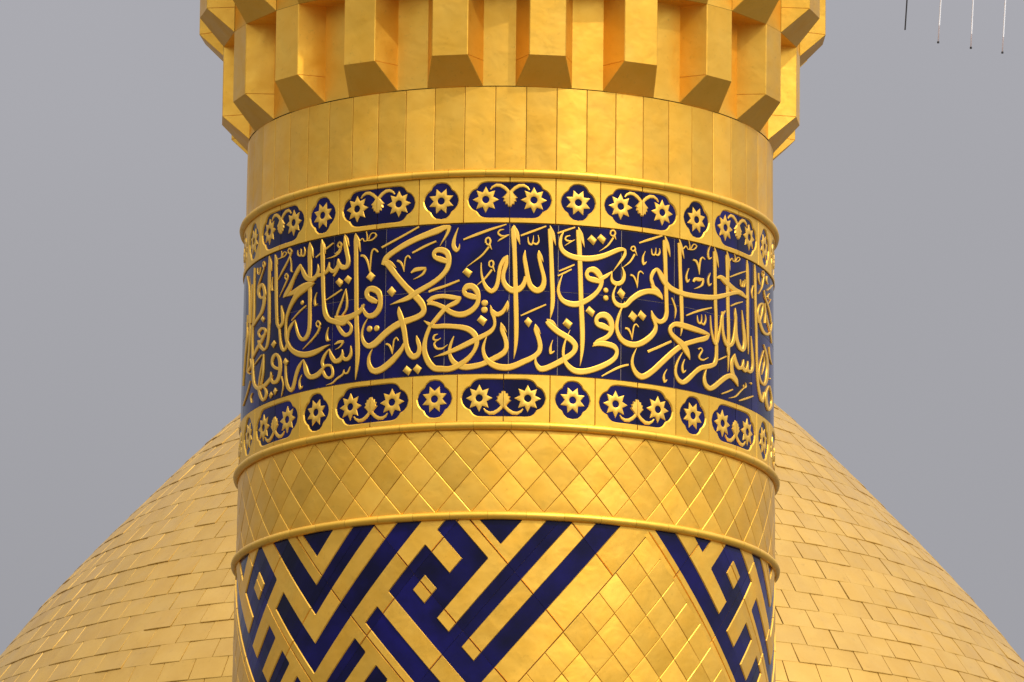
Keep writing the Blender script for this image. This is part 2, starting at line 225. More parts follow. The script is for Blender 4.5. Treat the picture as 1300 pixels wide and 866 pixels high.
LETTERS = """
L -6337,15074,-6289,15070 -6349,15034,-6263,15028 -6359,14991,-6241,14983 -6357,14908,-6232,14899 -6347,14813,-6230,14805 -6325,14682,-6206,14674 -6308,14575,-6193,14567 -6307,14560,-6198,14552 -6309,14546,-6205,14538 -6313,14504,-6210,14497 -6329,14460,-6225,14451 -6360,14423,-6253,14413 -6414,14398,-6318,14384 -6464,14393,-6407,14377 -6544,14390,-6490,14376
L -6325,15079,-6303,15078 -6309,15054,-6245,15052 -6288,15029,-6198,15025 -6245,14994,-6181,14991 -6195,14957,-6178,14956
L -6051,15067,-6008,15064 -6048,15029,-5971,15024 -6044,14987,-5939,14980 -6034,14895,-5917,14888 -6016,14790,-5901,14783 -5980,14653,-5871,14646 -5939,14550,-5829,14544 -5930,14540,-5820,14539 -5917,14533,-5807,14534 -5877,14516,-5771,14519 -5831,14499,-5727,14502
L -6050,15068,-6030,15068 -6034,15050,-5982,15049 -6013,15032,-5942,15030 -5973,15009,-5922,15008 -5927,14986,-5912,14985
L -5728,14667,-5709,14666 -5726,14630,-5647,14627 -5723,14594,-5600,14588 -5707,14561,-5592,14554 -5705,14537,-5603,14527 -5717,14536,-5617,14518 -5740,14532,-5632,14513 -5780,14518,-5690,14502 -5823,14501,-5763,14491
L -5817,14497,-5739,14493 -5795,14459,-5720,14455 -5773,14421,-5696,14418 -5760,14390,-5665,14386 -5733,14359,-5625,14359 -5687,14334,-5580,14338 -5587,14311,-5575,14333 -5492,14318,-5576,14335 -5455,14333,-5530,14344 -5435,14357,-5496,14363 -5427,14382,-5471,14386
L -4583,14769,-4568,14759 -4702,14779,-4653,14744 -4834,14784,-4725,14731 -4955,14778,-4799,14721 -5061,14765,-4882,14711 -5161,14744,-4985,14699 -5249,14718,-5090,14685 -5335,14685,-5199,14661 -5409,14651,-5297,14633 -5472,14617,-5375,14604 -5521,14584,-5433,14574 -5542,14558,-5463,14551 -5552,14532,-5479,14526 -5558,14502,-5484,14497 -5558,14470,-5476,14465 -5557,14439,-5464,14434 -5540,14405,-5435,14403 -5489,14363,-5368,14365 -5399,14319,-5276,14331 -5272,14282,-5166,14307 -5117,14252,-5046,14289 -4936,14230,-4916,14276 -4753,14220,-4781,14268 -4563,14222,-4630,14268 -4405,14234,-4474,14272 -4297,14248,-4364,14277 -4213,14263,-4252,14283 -4143,14272,-4162,14284 -4073,14282,-4077,14284
L -5048,14935,-5029,14932 -5107,14923,-5035,14912 -5165,14909,-5052,14891 -5242,14880,-5129,14861 -5319,14847,-5217,14832 -5390,14821,-5269,14803 -5460,14796,-5323,14775 -5541,14772,-5391,14747 -5609,14750,-5474,14725 -5627,14736,-5542,14719 -5642,14722,-5611,14716
L -5603,14720,-5633,14735 -5406,14716,-5460,14744 -5214,14715,-5299,14755 -5008,14719,-5128,14771 -4836,14726,-4953,14785 -4732,14734,-4822,14787 -4630,14742,-4704,14787
L -4759,15075,-4740,15074 -4789,15052,-4714,15047 -4813,15024,-4691,15017 -4812,14962,-4674,14955 -4796,14891,-4667,14884 -4785,14805,-4663,14798 -4775,14714,-4662,14707 -4762,14593,-4651,14586 -4760,14485,-4648,14478 -4763,14447,-4652,14439 -4782,14419,-4672,14406 -4827,14394,-4716,14376 -4879,14380,-4793,14352 -4906,14379,-4880,14348 -4923,14380,-4981,14357 -4970,14392,-5070,14384 -5032,14416,-5121,14413 -5082,14447,-5162,14448 -5121,14480,-5186,14482 -5147,14503,-5192,14504 -5172,14524,-5193,14525
L -4757,15080,-4742,15080 -4750,15053,-4691,15053 -4736,15026,-4648,15026 -4690,14992,-4631,14991 -4635,14956,-4624,14956
L -5191,14527,-5174,14523 -5277,14516,-5223,14504 -5359,14503,-5269,14487 -5419,14483,-5326,14468 -5461,14458,-5375,14448 -5481,14427,-5397,14421 -5490,14396,-5410,14390
L -5050,14931,-5027,14931 -5040,14907,-4969,14908 -5021,14881,-4911,14885 -4981,14849,-4845,14854 -4902,14813,-4784,14833 -4796,14788,-4721,14822 -4657,14773,-4683,14818 -4543,14784,-4639,14817 -4481,14804,-4570,14824 -4439,14826,-4531,14839 -4422,14851,-4507,14858 -4440,14877,-4495,14878 -4470,14901,-4488,14902
L -4510,14801,-4541,14828 -4420,14801,-4450,14829 -4326,14805,-4371,14831 -4235,14811,-4292,14837 -4151,14827,-4238,14846 -4128,14861,-4192,14867 -4134,14897,-4151,14899
L -4195,14856,-4131,14866 -4154,14834,-4071,14846 -4075,14811,-4044,14840 -3974,14808,-4026,14841 -3897,14821,-3992,14845 -3863,14860,-3936,14868 -3861,14903,-3877,14905
L -3918,14884,-3850,14890 -3896,14865,-3811,14872 -3851,14843,-3783,14863 -3773,14829,-3745,14858 -3680,14849,-3761,14831 -3772,14863,-3810,14837 -3848,14875,-3920,14864 -3869,14888,-3926,14891 -3886,14911,-3902,14912
L -4382,15079,-4360,15078 -4399,15055,-4332,15052 -4412,15028,-4307,15023 -4406,14953,-4285,14947 -4388,14868,-4276,14863 -4377,14795,-4268,14790 -4365,14726,-4260,14721 -4350,14671,-4249,14667 -4334,14619,-4231,14615 -4326,14572,-4208,14568 -4303,14525,-4172,14528 -4260,14492,-4127,14503 -4182,14460,-4080,14487 -4067,14439,-4023,14478 -3969,14427,-3925,14467 -3857,14413,-3815,14451 -3709,14405,-3759,14445 -3601,14426,-3724,14455 -3538,14448,-3664,14480
L -4381,15080,-4368,15081 -4371,15056,-4321,15057 -4355,15031,-4281,15032 -4316,15000,-4265,15000 -4269,14967,-4259,14967
M -4056,15040,-4030,15030 -4184,15021,-4152,15009 -4312,15002,-4276,14989 -4436,14980,-4402,14969 -4560,14959,-4531,14949
M -3906,15013,-3934,15019 -3879,15024,-3912,15031 -3868,15028,-3871,15039 -3845,15021,-3814,15027 -3824,15011,-3782,15010 -3838,15003,-3803,14995 -3855,14998,-3851,14987 -3871,15003,-3900,14998 -3908,15016,-3932,15011
M -3844,15002,-3800,14997 -3863,14982,-3811,14976 -3888,14966,-3839,14955 -3948,14951,-3912,14937 -4029,14939,-4008,14927 -4127,14933,-4120,14925 -4238,14930,-4235,14928
M -5154,15044,-5134,15043 -5167,15026,-5128,15023 -5159,15006,-5113,15009 -5102,14993,-5079,15003 -5029,14987,-5061,15000 -5002,15001,-5057,15006 -5005,15017,-5050,15020 -5014,15032,-5045,15034 -5026,15047,-5043,15048
M -5032,14992,-5018,15002 -4987,14984,-4968,14996 -4917,14980,-4957,14994 -4879,14997,-4939,15003 -4878,15019,-4925,15022 -4893,15037,-4925,15038 -4916,15055,-4932,15055
M -5483,15056,-5524,15062 -5453,15066,-5499,15073 -5446,15070,-5448,15080 -5422,15062,-5377,15066 -5398,15050,-5341,15047 -5415,15043,-5365,15033 -5431,15039,-5426,15027 -5443,15043,-5486,15040 -5484,15057,-5521,15054
M -5403,15040,-5350,15032 -5452,15017,-5399,15009 -5508,14994,-5455,14985 -5606,14964,-5545,14954 -5713,14933,-5649,14922 -5801,14901,-5756,14894 -5887,14869,-5869,14866
M -5427,15017,-5409,15016 -5401,14978,-5373,14977 -5385,14944,-5346,14941 -5401,14923,-5345,14918 -5398,14903,-5341,14903 -5352,14892,-5327,14898 -5309,14886,-5297,14889
M -5890,15022,-5909,15030 -5816,15020,-5834,15030 -5742,15025,-5790,15032 -5733,15049,-5775,15051 -5755,15077,-5780,15079
M -5766,15022,-5785,15031 -5692,15021,-5711,15032 -5620,15024,-5654,15034 -5566,15033,-5606,15041 -5545,15046,-5586,15048 -5585,15059,-5608,15054 -5648,15066,-5635,15059 -5705,15057,-5672,15052 -5749,15041,-5718,15036
M -5588,14873,-5630,14880 -5555,14885,-5599,14892 -5549,14889,-5544,14899 -5533,14881,-5484,14881 -5516,14866,-5462,14862 -5536,14859,-5490,14849 -5550,14855,-5551,14845 -5557,14859,-5601,14858 -5590,14872,-5627,14871
M -5524,14856,-5469,14848 -5571,14836,-5516,14829 -5622,14815,-5570,14808 -5714,14777,-5679,14772 -5817,14735,-5803,14733
M -6134,14907,-6113,14905 -6166,14881,-6124,14877 -6190,14856,-6129,14851 -6207,14830,-6121,14824 -6175,14806,-6108,14810 -6097,14800,-6115,14811 -6061,14802,-6069,14807
O -4953,14640 17
M -4829,14615,-4799,14605 -4940,14601,-4905,14590 -5054,14584,-5013,14573 -5187,14559,-5150,14550 -5322,14532,-5296,14526
M -4496,14692,-4482,14690 -4536,14672,-4508,14668 -4568,14650,-4525,14646 -4586,14620,-4519,14616 -4557,14591,-4512,14602 -4486,14593,-4518,14604 -4457,14602,-4470,14607
D -3954,14741 -3858,14765 -3750,14723 -3837,14697
M -3794,14683,-3769,14672 -3902,14668,-3873,14656 -4011,14653,-3980,14640 -4115,14638,-4092,14628 -4222,14624,-4207,14617
L -6702,14793,-6819,14795 -6766,14815,-6891,14817 -6804,14833,-6954,14842 -6785,14855,-6958,14871 -6730,14870,-6901,14893 -6676,14876,-6804,14902 -6684,14880,-6639,14897 -6667,14872,-6526,14869 -6619,14848,-6480,14842 -6581,14815,-6434,14807 -6592,14796,-6460,14775 -6640,14797,-6612,14776 -6776,14803,-6744,14784
L -6604,14796,-6450,14784 -6608,14770,-6453,14759 -6620,14745,-6467,14731 -6667,14714,-6511,14698 -6745,14686,-6594,14667 -6889,14666,-6750,14644 -7057,14647,-6918,14628 -7137,14631,-7019,14616 -7201,14615,-7121,14606
L -7224,15055,-7144,15048 -7240,14968,-7140,14961 -7251,14879,-7134,14870 -7225,14746,-7103,14737 -7230,14641,-7106,14631 -7261,14630,-7140,14617 -7297,14617,-7168,14606 -7300,14536,-7177,14527 -7263,14436,-7145,14428 -7227,14350,-7110,14342 -7184,14271,-7056,14262 -7167,14221,-7017,14211 -7109,14174,-6940,14168 -7008,14142,-6842,14143 -6842,14111,-6761,14130 -6655,14097,-6710,14127 -6541,14094,-6585,14123
M -6989,15037,-6958,15034 -7000,15012,-6949,15009 -6975,14990,-6921,14989 -6909,14979,-6887,14984 -6826,14973,-6869,14982 -6780,14994,-6829,14998 -6767,15025,-6803,15028
M -6632,15041,-6670,15045 -6595,15049,-6640,15055 -6596,15053,-6579,15059 -6577,15042,-6524,15040 -6562,15024,-6510,15019 -6584,15015,-6540,15009 -6592,15011,-6603,15006 -6604,15019,-6647,15021 -6630,15038,-6670,15039
M -6590,15009,-6540,15003 -6706,14972,-6651,14965 -6816,14936,-6760,14930 -6879,14912,-6838,14908 -6937,14889,-6914,14887
L -7883,15042,-7782,15035 -7761,14995,-7664,14989 -7663,14945,-7567,14938 -7585,14813,-7483,14806 -7545,14664,-7436,14656
L -7347,14939,-7289,14935 -7373,14870,-7303,14865 -7397,14801,-7317,14794 -7412,14728,-7331,14722 -7425,14655,-7344,14649
L -7525,14722,-7427,14714 -7508,14634,-7405,14626 -7507,14543,-7400,14535 -7563,14425,-7460,14417 -7644,14305,-7549,14297
L -6753,14528,-6878,14546 -6670,14540,-6800,14558 -6612,14545,-6679,14567 -6548,14540,-6529,14558 -6504,14535,-6399,14540 -6482,14523,-6359,14515 -6494,14509,-6396,14495 -6595,14503,-6529,14485 -6686,14504,-6717,14491 -6709,14513,-6824,14517 -6761,14535,-6870,14538
L -6507,14511,-6384,14493 -6618,14487,-6481,14469 -6733,14465,-6589,14445 -6853,14448,-6705,14426 -6977,14429,-6826,14409 -7082,14402,-6962,14388 -7177,14374,-7112,14366
L -6858,14480,-6749,14477 -6812,14450,-6658,14446 -6734,14418,-6575,14420 -6613,14394,-6500,14403 -6504,14375,-6405,14383
L -7733,14738,-7643,14730 -7760,14652,-7667,14645 -7799,14565,-7704,14557 -7895,14459,-7797,14451 -8006,14358,-7905,14350 -8062,14293,-7963,14286 -8113,14233,-8017,14225
L -7808,14690,-7739,14685 -7716,14630,-7646,14625 -7666,14572,-7593,14567 -7735,14512,-7657,14506 -7860,14454,-7773,14447
D -6129,14401 -5984,14425 -5898,14395 -6007,14367
D -6686,14629 -6577,14647 -6470,14614 -6555,14596
M -6586,14359,-6540,14350 -6692,14350,-6640,14340 -6803,14339,-6744,14330 -6924,14324,-6873,14317 -7047,14308,-7012,14304
L -5716,14207,-5742,14183 -5821,14216,-5843,14193 -5896,14224,-5962,14209 -5964,14236,-6049,14229 -6012,14250,-6105,14252 -6005,14273,-6119,14283 -5956,14292,-6082,14310 -5911,14302,-6009,14323 -5898,14305,-5886,14325 -5873,14297,-5771,14302 -5823,14276,-5705,14277 -5796,14254,-5667,14249 -5786,14229,-5652,14221 -5782,14195,-5648,14185 -5800,14162,-5667,14149 -5843,14137,-5703,14120 -5898,14123,-5780,14096 -5943,14122,-5885,14091 -5961,14122,-6020,14099 -5984,14125,-6109,14123 -6033,14142,-6137,14144 -6067,14167,-6137,14171 -6087,14196,-6120,14198
L -6067,14171,-6004,14161 -6172,14158,-6065,14140 -6278,14146,-6142,14121 -6385,14135,-6246,14107 -6493,14129,-6386,14098 -6608,14131,-6546,14099 -6768,14137,-6694,14103
L -6777,14113,-6655,14108 -6744,14085,-6601,14079 -6693,14056,-6545,14053 -6612,14027,-6478,14026 -6469,13998,-6457,14017 -6333,14003,-6438,14021 -6268,14020,-6380,14033 -6244,14043,-6361,14051 -6263,14069,-6376,14072 -6326,14090,-6415,14087 -6397,14107,-6478,14105
L -6499,14356,-6462,14353 -6514,14327,-6455,14322 -6526,14296,-6451,14290 -6529,14252,-6448,14247 -6539,14209,-6457,14202 -6580,14172,-6495,14164 -6632,14136,-6542,14128
L -6507,14330,-6482,14328 -6564,14294,-6521,14290 -6619,14259,-6561,14253 -6666,14221,-6604,14215 -6706,14185,-6645,14180 -6730,14159,-6668,14154 -6751,14135,-6689,14130
D -6164,14023 -6071,14047 -5983,14020 -6095,13996
D -5971,14043 -5892,14065 -5804,14037 -5900,14011
M -5673,14135,-5627,14134 -5630,14104,-5582,14104 -5599,14077,-5548,14075 -5593,14057,-5546,14054 -5598,14038,-5557,14034 -5615,14012,-5587,14009 -5638,13985,-5624,13984
D -5603,14237 -5506,14262 -5387,14228 -5471,14199
L -5531,14213,-5468,14210 -5528,14169,-5458,14165 -5520,14124,-5440,14121 -5508,14086,-5406,14082 -5471,14047,-5357,14050 -5400,14017,-5297,14026 -5275,13992,-5284,14019 -5175,14006,-5287,14024 -5136,14028,-5247,14043 -5102,14062,-5211,14072 -5073,14096,-5176,14108 -5024,14128,-5135,14142 -4971,14158,-5074,14174 -4918,14185,-4981,14198 -4861,14213,-4881,14217
L -4882,14215,-4859,14215 -4880,14190,-4806,14189 -4876,14164,-4756,14163 -4867,14136,-4722,14134 -4833,14104,-4691,14112 -4770,14077,-4647,14095 -4655,14053,-4622,14089 -4502,14049,-4562,14089 -4378,14059,-4469,14095 -4291,14080,-4395,14106 -4230,14103,-4311,14124
L -4259,14103,-4315,14116 -4219,14116,-4279,14129 -4186,14122,-4222,14141 -4123,14123,-4130,14143 -4071,14119,-4035,14134 -4044,14109,-3982,14113 -4023,14091,-3959,14091 -4017,14070,-3946,14066 -4032,14055,-3963,14041 -4061,14049,-4021,14029 -4096,14048,-4095,14027 -4127,14053,-4171,14036 -4162,14063,-4234,14051 -4191,14077,-4273,14073 -4224,14097,-4294,14093
L -4212,14127,-4297,14124 -4238,14145,-4319,14142 -4250,14160,-4333,14165 -4228,14181,-4308,14193 -4185,14204,-4257,14218 -4137,14227,-4180,14238 -4083,14251,-4096,14254
L -4098,14252,-4081,14252 -4098,14224,-4031,14225 -4083,14194,-3981,14201 -4039,14165,-3930,14179 -3947,14137,-3901,14170 -3835,14133,-3881,14170 -3754,14143,-3839,14173 -3707,14164,-3802,14181 -3694,14188,-3768,14195 -3705,14210,-3751,14211 -3726,14231,-3742,14231
L -3781,14177,-3723,14190 -3740,14160,-3670,14175 -3670,14141,-3642,14169 -3592,14138,-3623,14169 -3527,14146,-3600,14171 -3483,14167,-3569,14180 -3468,14192,-3541,14198 -3480,14221,-3526,14222 -3504,14249,-3519,14250
M -4484,14452,-4516,14458 -4453,14466,-4489,14472 -4441,14471,-4441,14482 -4416,14462,-4379,14466 -4395,14448,-4349,14445 -4415,14440,-4380,14431 -4437,14436,-4437,14425 -4449,14440,-4482,14437 -4478,14453,-4507,14449
M -4404,14435,-4351,14427 -4438,14414,-4382,14406 -4478,14394,-4425,14384 -4570,14367,-4524,14356 -4683,14340,-4644,14330 -4794,14316,-4769,14309 -4910,14292,-4901,14290
M -4126,14415,-4113,14413 -4165,14392,-4136,14388 -4196,14368,-4149,14365 -4211,14339,-4137,14337 -4178,14311,-4125,14324 -4106,14310,-4130,14324 -4074,14317,-4082,14322
M -3943,14276,-3957,14282 -3879,14278,-3911,14293 -3824,14280,-3852,14303 -3767,14280,-3777,14303 -3700,14281,-3710,14300
M -3736,14290,-3698,14282 -3776,14272,-3739,14264 -3817,14257,-3790,14248 -3870,14248,-3858,14242 -3933,14241,-3928,14238
M -4167,13986,-4170,13989 -4073,13986,-4082,13994 -3981,13989,-4005,14001 -3909,14002,-3946,14013 -3849,14016,-3882,14028 -3763,14027,-3793,14041 -3685,14043,-3727,14053 -3670,14062,-3706,14065 -3672,14079,-3691,14081
M -3708,14071,-3685,14073 -3698,14061,-3667,14063 -3674,14049,-3654,14058 -3623,14043,-3629,14057 -3570,14047,-3603,14059 -3533,14069,-3566,14074 -3513,14096,-3525,14098
M -4913,14105,-4899,14103 -4969,14085,-4938,14080 -5013,14061,-4962,14057 -5023,14027,-4944,14024 -4976,13996,-4933,14010 -4898,14003,-4946,14013 -4878,14017,-4894,14020
L -7376,14382,-7298,14377 -7335,14352,-7228,14345 -7330,14327,-7201,14315 -7468,14312,-7352,14297 -7582,14295,-7450,14286 -7438,14272,-7383,14278 -7306,14257,-7246,14263
M -7314,14214,-7268,14210 -7438,14177,-7375,14171 -7581,14141,-7504,14134 -7772,14106,-7697,14099 -8017,14075,-7950,14069
M -7143,14111,-7102,14107 -7218,14098,-7155,14092 -7270,14083,-7188,14076 -7236,14061,-7170,14058 -7178,14038,-7135,14036
L -3743,15073,-3724,15073 -3757,15043,-3689,15041 -3763,15011,-3657,15010 -3743,14974,-3629,14974 -3716,14938,-3605,14938 -3692,14907,-3581,14908 -3681,14882,-3569,14876 -3690,14863,-3580,14850 -3706,14853,-3625,14827 -3734,14851,-3706,14819 -3761,14852,-3798,14824 -3783,14857,-3865,14844 -3820,14871,-3897,14865 -3854,14889,-3906,14889 -3886,14912,-3902,14912
L -3735,15084,-3720,15085 -3725,15065,-3677,15069 -3710,15046,-3639,15050 -3667,15019,-3618,15021 -3615,14990,-3606,14990
L -3907,14871,-3823,14857 -3939,14847,-3863,14835 -3971,14825,-3907,14813 -4003,14809,-3949,14797 -4038,14793,-3992,14783
M -3911,15007,-3945,15014 -3880,15020,-3918,15027 -3870,15025,-3872,15037 -3856,15019,-3819,15025 -3840,15010,-3795,15007 -3855,15002,-3817,14993 -3871,14998,-3865,14985 -3878,15001,-3910,14995 -3908,15011,-3934,15006
M -3855,14996,-3803,14986 -3883,14982,-3832,14972 -3911,14970,-3873,14959 -3950,14962,-3931,14952 -4000,14954,-3990,14949
L -3468,15070,-3438,15069 -3482,15049,-3412,15047 -3493,15026,-3389,15023 -3490,14994,-3377,14990 -3482,14956,-3372,14952 -3477,14894,-3367,14889 -3473,14824,-3363,14820 -3464,14739,-3355,14735 -3454,14648,-3345,14644 -3445,14529,-3334,14524 -3435,14415,-3320,14411 -3423,14354,-3306,14351 -3412,14300,-3292,14296 -3403,14247,-3284,14243 -3396,14195,-3282,14190 -3392,14147,-3289,14142 -3389,14100,-3305,14094 -3386,14047,-3337,14044 -3383,13994,-3374,13993
L -3455,15079,-3441,15080 -3443,15052,-3387,15056 -3427,15025,-3340,15028 -3378,14983,-3317,14984 -3319,14937,-3310,14937
M -3325,15012,-3344,15018 -3287,15024,-3311,15030 -3267,15029,-3267,15038 -3258,15024,-3234,15027 -3236,15013,-3218,15015
M -3230,15007,-3235,15014 -3184,15007,-3189,15015 -3136,15012,-3165,15017 -3136,15044,-3162,15044 -3165,15084,-3180,15084
M -3166,15009,-3169,15018 -3100,15007,-3103,15017 -3031,15007,-3047,15018 -2960,15020,-2985,15029 -2915,15038,-2948,15042 -2923,15053,-2952,15051 -2955,15065,-2968,15058 -3006,15068,-3000,15060 -3057,15063,-3039,15056 -3093,15045,-3071,15042 -3119,15023,-3100,15020
M -3303,14899,-3303,14915 -3260,14897,-3263,14915 -3240,14894,-3205,14909 -3199,14879,-3146,14885 -3156,14853,-3106,14856 -3115,14815,-3079,14816 -3079,14773,-3062,14773
M -3053,14772,-3070,14773 -3045,14822,-3074,14823 -3034,14868,-3072,14870 -3026,14898,-3065,14901 -3009,14922,-3047,14928 -2984,14934,-3022,14943 -2970,14937,-2972,14952 -2943,14930,-2910,14938 -2892,14913,-2864,14921
D -3159,14740 -3053,14781 -2930,14744 -3034,14704
D -3949,14735 -3867,14768 -3746,14736 -3832,14697
D -3731,14746 -3630,14776 -3519,14748 -3606,14709
L -2850,14561,-2883,14534 -2919,14576,-2962,14540 -2977,14590,-3046,14550 -3032,14599,-3108,14565 -3060,14604,-3169,14588 -3073,14614,-3194,14614 -3072,14624,-3191,14639 -3056,14628,-3157,14658 -3037,14630,-3100,14672 -3023,14628,-3023,14675 -2996,14624,-2950,14671 -2948,14616,-2864,14656 -2910,14607,-2787,14630 -2878,14590,-2750,14594 -2856,14563,-2743,14562 -2859,14536,-2741,14527 -2883,14511,-2760,14493 -2925,14491,-2811,14462 -2975,14477,-2890,14439 -3024,14472,-2983,14429 -3061,14471,-3091,14433 -3092,14475,-3174,14454 -3141,14490,-3220,14479 -3188,14512,-3248,14509 -3235,14540,-3263,14539
L -3206,14548,-3175,14542 -3273,14528,-3202,14513 -3337,14512,-3250,14484 -3416,14501,-3342,14464 -3512,14491,-3445,14450 -3611,14485,-3554,14440 -3708,14483,-3680,14435 -3816,14486,-3823,14442 -3949,14492,-3953,14452
L -3680,14677,-3665,14677 -3671,14646,-3640,14645 -3665,14613,-3621,14612 -3657,14571,-3607,14569 -3667,14533,-3619,14527 -3712,14509,-3675,14500 -3775,14486,-3743,14479
L -3681,14672,-3669,14670 -3735,14634,-3704,14630 -3790,14595,-3744,14589 -3854,14553,-3803,14545 -3907,14513,-3858,14506 -3920,14494,-3878,14490 -3928,14478,-3896,14474
L -3961,14441,-3872,14448 -3916,14410,-3822,14416 -3860,14377,-3770,14389 -3789,14346,-3702,14363 -3683,14320,-3656,14351 -3580,14321,-3625,14350 -3509,14335,-3583,14355 -3474,14362,-3553,14371 -3477,14393,-3548,14391 -3523,14418,-3580,14406 -3594,14438,-3633,14420 -3683,14450,-3695,14429 -3766,14456,-3778,14438
L -2717,14813,-2795,14825 -2676,14834,-2779,14850 -2637,14851,-2740,14879 -2561,14871,-2644,14906 -2460,14892,-2534,14927 -2331,14915,-2401,14952 -2194,14936,-2262,14976 -2064,14955,-2127,14996 -1934,14972,-1992,15014 -1803,14986,-1856,15031 -1676,14999,-1730,15046 -1587,15007,-1643,15057 -1503,15016,-1564,15066 -1428,15029,-1488,15073 -1366,15041,-1403,15080 -1309,15048,-1325,15080 -1244,15056,-1256,15078
L -1321,15075,-1230,15068 -1325,15053,-1244,15047 -1332,15033,-1265,15024 -1364,15006,-1315,14995 -1406,14977,-1370,14969 -1441,14952,-1420,14947 -1477,14928,-1469,14926
L -2768,14833,-2763,14841 -2719,14819,-2705,14846 -2699,14808,-2618,14841 -2624,14775,-2500,14799 -2513,14728,-2407,14752 -2386,14676,-2284,14702 -2261,14627,-2161,14655 -2173,14593,-2068,14626 -2092,14562,-1977,14597 -2007,14532,-1891,14567 -1938,14506,-1810,14533 -1888,14483,-1763,14501 -1863,14466,-1739,14465 -1870,14456,-1753,14437 -1891,14447,-1796,14414 -1959,14434,-1898,14392 -2067,14422,-2011,14378 -2195,14413,-2146,14364 -2338,14401,-2271,14351 -2456,14385,-2374,14338 -2567,14365,-2473,14321 -2683,14339,-2579,14298 -2793,14311,-2684,14272 -2898,14281,-2776,14243 -2979,14262,-2887,14216 -3033,14254,-2980,14207 -3063,14252,-3089,14210 -3092,14255,-3175,14230 -3135,14267,-3225,14254 -3179,14290,-3257,14287 -3205,14318,-3264,14320 -3198,14352,-3246,14357 -3169,14385,-3208,14391 -3133,14409,-3157,14415 -3090,14434,-3100,14436
L -2680,14853,-2667,14858 -2639,14835,-2605,14849 -2596,14818,-2543,14837 -2524,14802,-2487,14814 -2444,14786,-2438,14788
L -1269,14822,-1299,14789 -1350,14836,-1388,14796 -1430,14849,-1472,14805 -1502,14855,-1536,14815 -1537,14857,-1608,14833 -1550,14863,-1640,14855 -1554,14869,-1645,14878 -1540,14874,-1614,14898 -1515,14877,-1562,14913 -1479,14876,-1485,14920 -1436,14871,-1404,14918 -1395,14865,-1327,14907 -1368,14859,-1257,14884 -1343,14841,-1219,14848 -1330,14815,-1213,14813 -1337,14789,-1226,14778 -1362,14763,-1262,14744 -1418,14736,-1332,14710 -1496,14709,-1419,14680 -1599,14683,-1533,14651 -1718,14659,-1655,14625 -1845,14638,-1785,14601 -1978,14616,-1909,14579 -2087,14594,-2011,14558 -2182,14575,-2124,14538 -2277,14561,-2242,14529 -2380,14547,-2354,14525 -2475,14533,-2460,14520 -2570,14519,-2567,14516
M -2428,14831,-2411,14847 -2391,14826,-2376,14843 -2368,14822,-2333,14834 -2335,14808,-2294,14815 -2304,14790,-2269,14793 -2282,14771,-2257,14772 -2262,14752,-2252,14752
M -2252,14752,-2263,14752 -2244,14785,-2263,14786 -2234,14816,-2261,14817 -2224,14837,-2254,14839 -2208,14852,-2237,14858 -2185,14860,-2210,14869 -2172,14863,-2167,14875 -2158,14858,-2131,14863 -2131,14846,-2110,14850
M -2087,14736,-2106,14745 -2031,14742,-2073,14761 -1985,14745,-2023,14775 -1931,14747,-1949,14780 -1864,14751,-1882,14780 -1811,14757,-1824,14779 -1760,14764,-1767,14776
M -1798,14770,-1750,14762 -1826,14750,-1774,14742 -1854,14735,-1810,14721 -1900,14721,-1874,14708 -1956,14709,-1941,14699 -2003,14701,-1995,14694 -2050,14693,-2047,14690
M -1561,14969,-1544,14956 -1688,14955,-1667,14939 -1816,14939,-1790,14921 -1952,14917,-1926,14901 -2088,14894,-2067,14881
M -1947,15084,-1925,15072 -2147,15053,-2122,15038 -2353,15021,-2325,15005 -2574,14989,-2547,14973 -2802,14956,-2776,14941
D -2649,14617 -2537,14654 -2431,14612 -2530,14574
M -1047,14674,-1030,14659 -1219,14654,-1198,14636 -1388,14635,-1367,14615 -1574,14619,-1555,14598 -1702,14601,-1667,14587 -1701,14587,-1664,14593 -1691,14585,-1663,14589
L -2369,14498,-2355,14498 -2392,14478,-2324,14477 -2405,14454,-2294,14458 -2383,14417,-2255,14426 -2348,14381,-2218,14388 -2316,14342,-2189,14348 -2286,14303,-2165,14306 -2264,14259,-2146,14260 -2241,14214,-2126,14219 -2220,14182,-2101,14189 -2184,14149,-2070,14168 -2129,14120,-2025,14150 -2032,14097,-2007,14145 -1931,14103,-1996,14145 -1867,14123,-1964,14149 -1836,14153,-1943,14162 -1834,14183,-1933,14184 -1853,14214,-1947,14206 -1882,14239,-1968,14234 -1913,14258,-1967,14255 -1947,14276,-1960,14275
L -2250,14228,-2224,14225 -2286,14209,-2224,14202 -2323,14193,-2238,14175 -2393,14169,-2297,14142 -2477,14143,-2375,14111 -2569,14117,-2463,14080 -2664,14094,-2566,14053 -2769,14073,-2681,14029 -2857,14063,-2815,14014 -2897,14063,-2912,14016 -2920,14065,-3008,14031 -2958,14077,-3074,14064 -2997,14100,-3098,14098 -3015,14125,-3096,14130 -3014,14152,-3071,14159 -2995,14177,-3026,14183 -2966,14202,-2976,14204
O -3049,14356 23
O -2875,14354 22
M -2656,14225,-2647,14238 -2619,14220,-2611,14236 -2600,14217,-2564,14229 -2572,14204,-2526,14209 -2544,14185,-2505,14188 -2522,14168,-2495,14170 -2501,14151,-2490,14152
M -2490,14151,-2501,14152 -2476,14179,-2499,14180 -2463,14206,-2496,14208 -2456,14231,-2492,14234 -2444,14251,-2477,14257 -2421,14262,-2449,14270 -2409,14265,-2404,14277 -2399,14260,-2369,14264 -2374,14245,-2350,14249
D -2250,14021 -2167,14059 -2046,14023 -2118,13984
D -2025,14028 -1935,14064 -1824,14032 -1908,13989
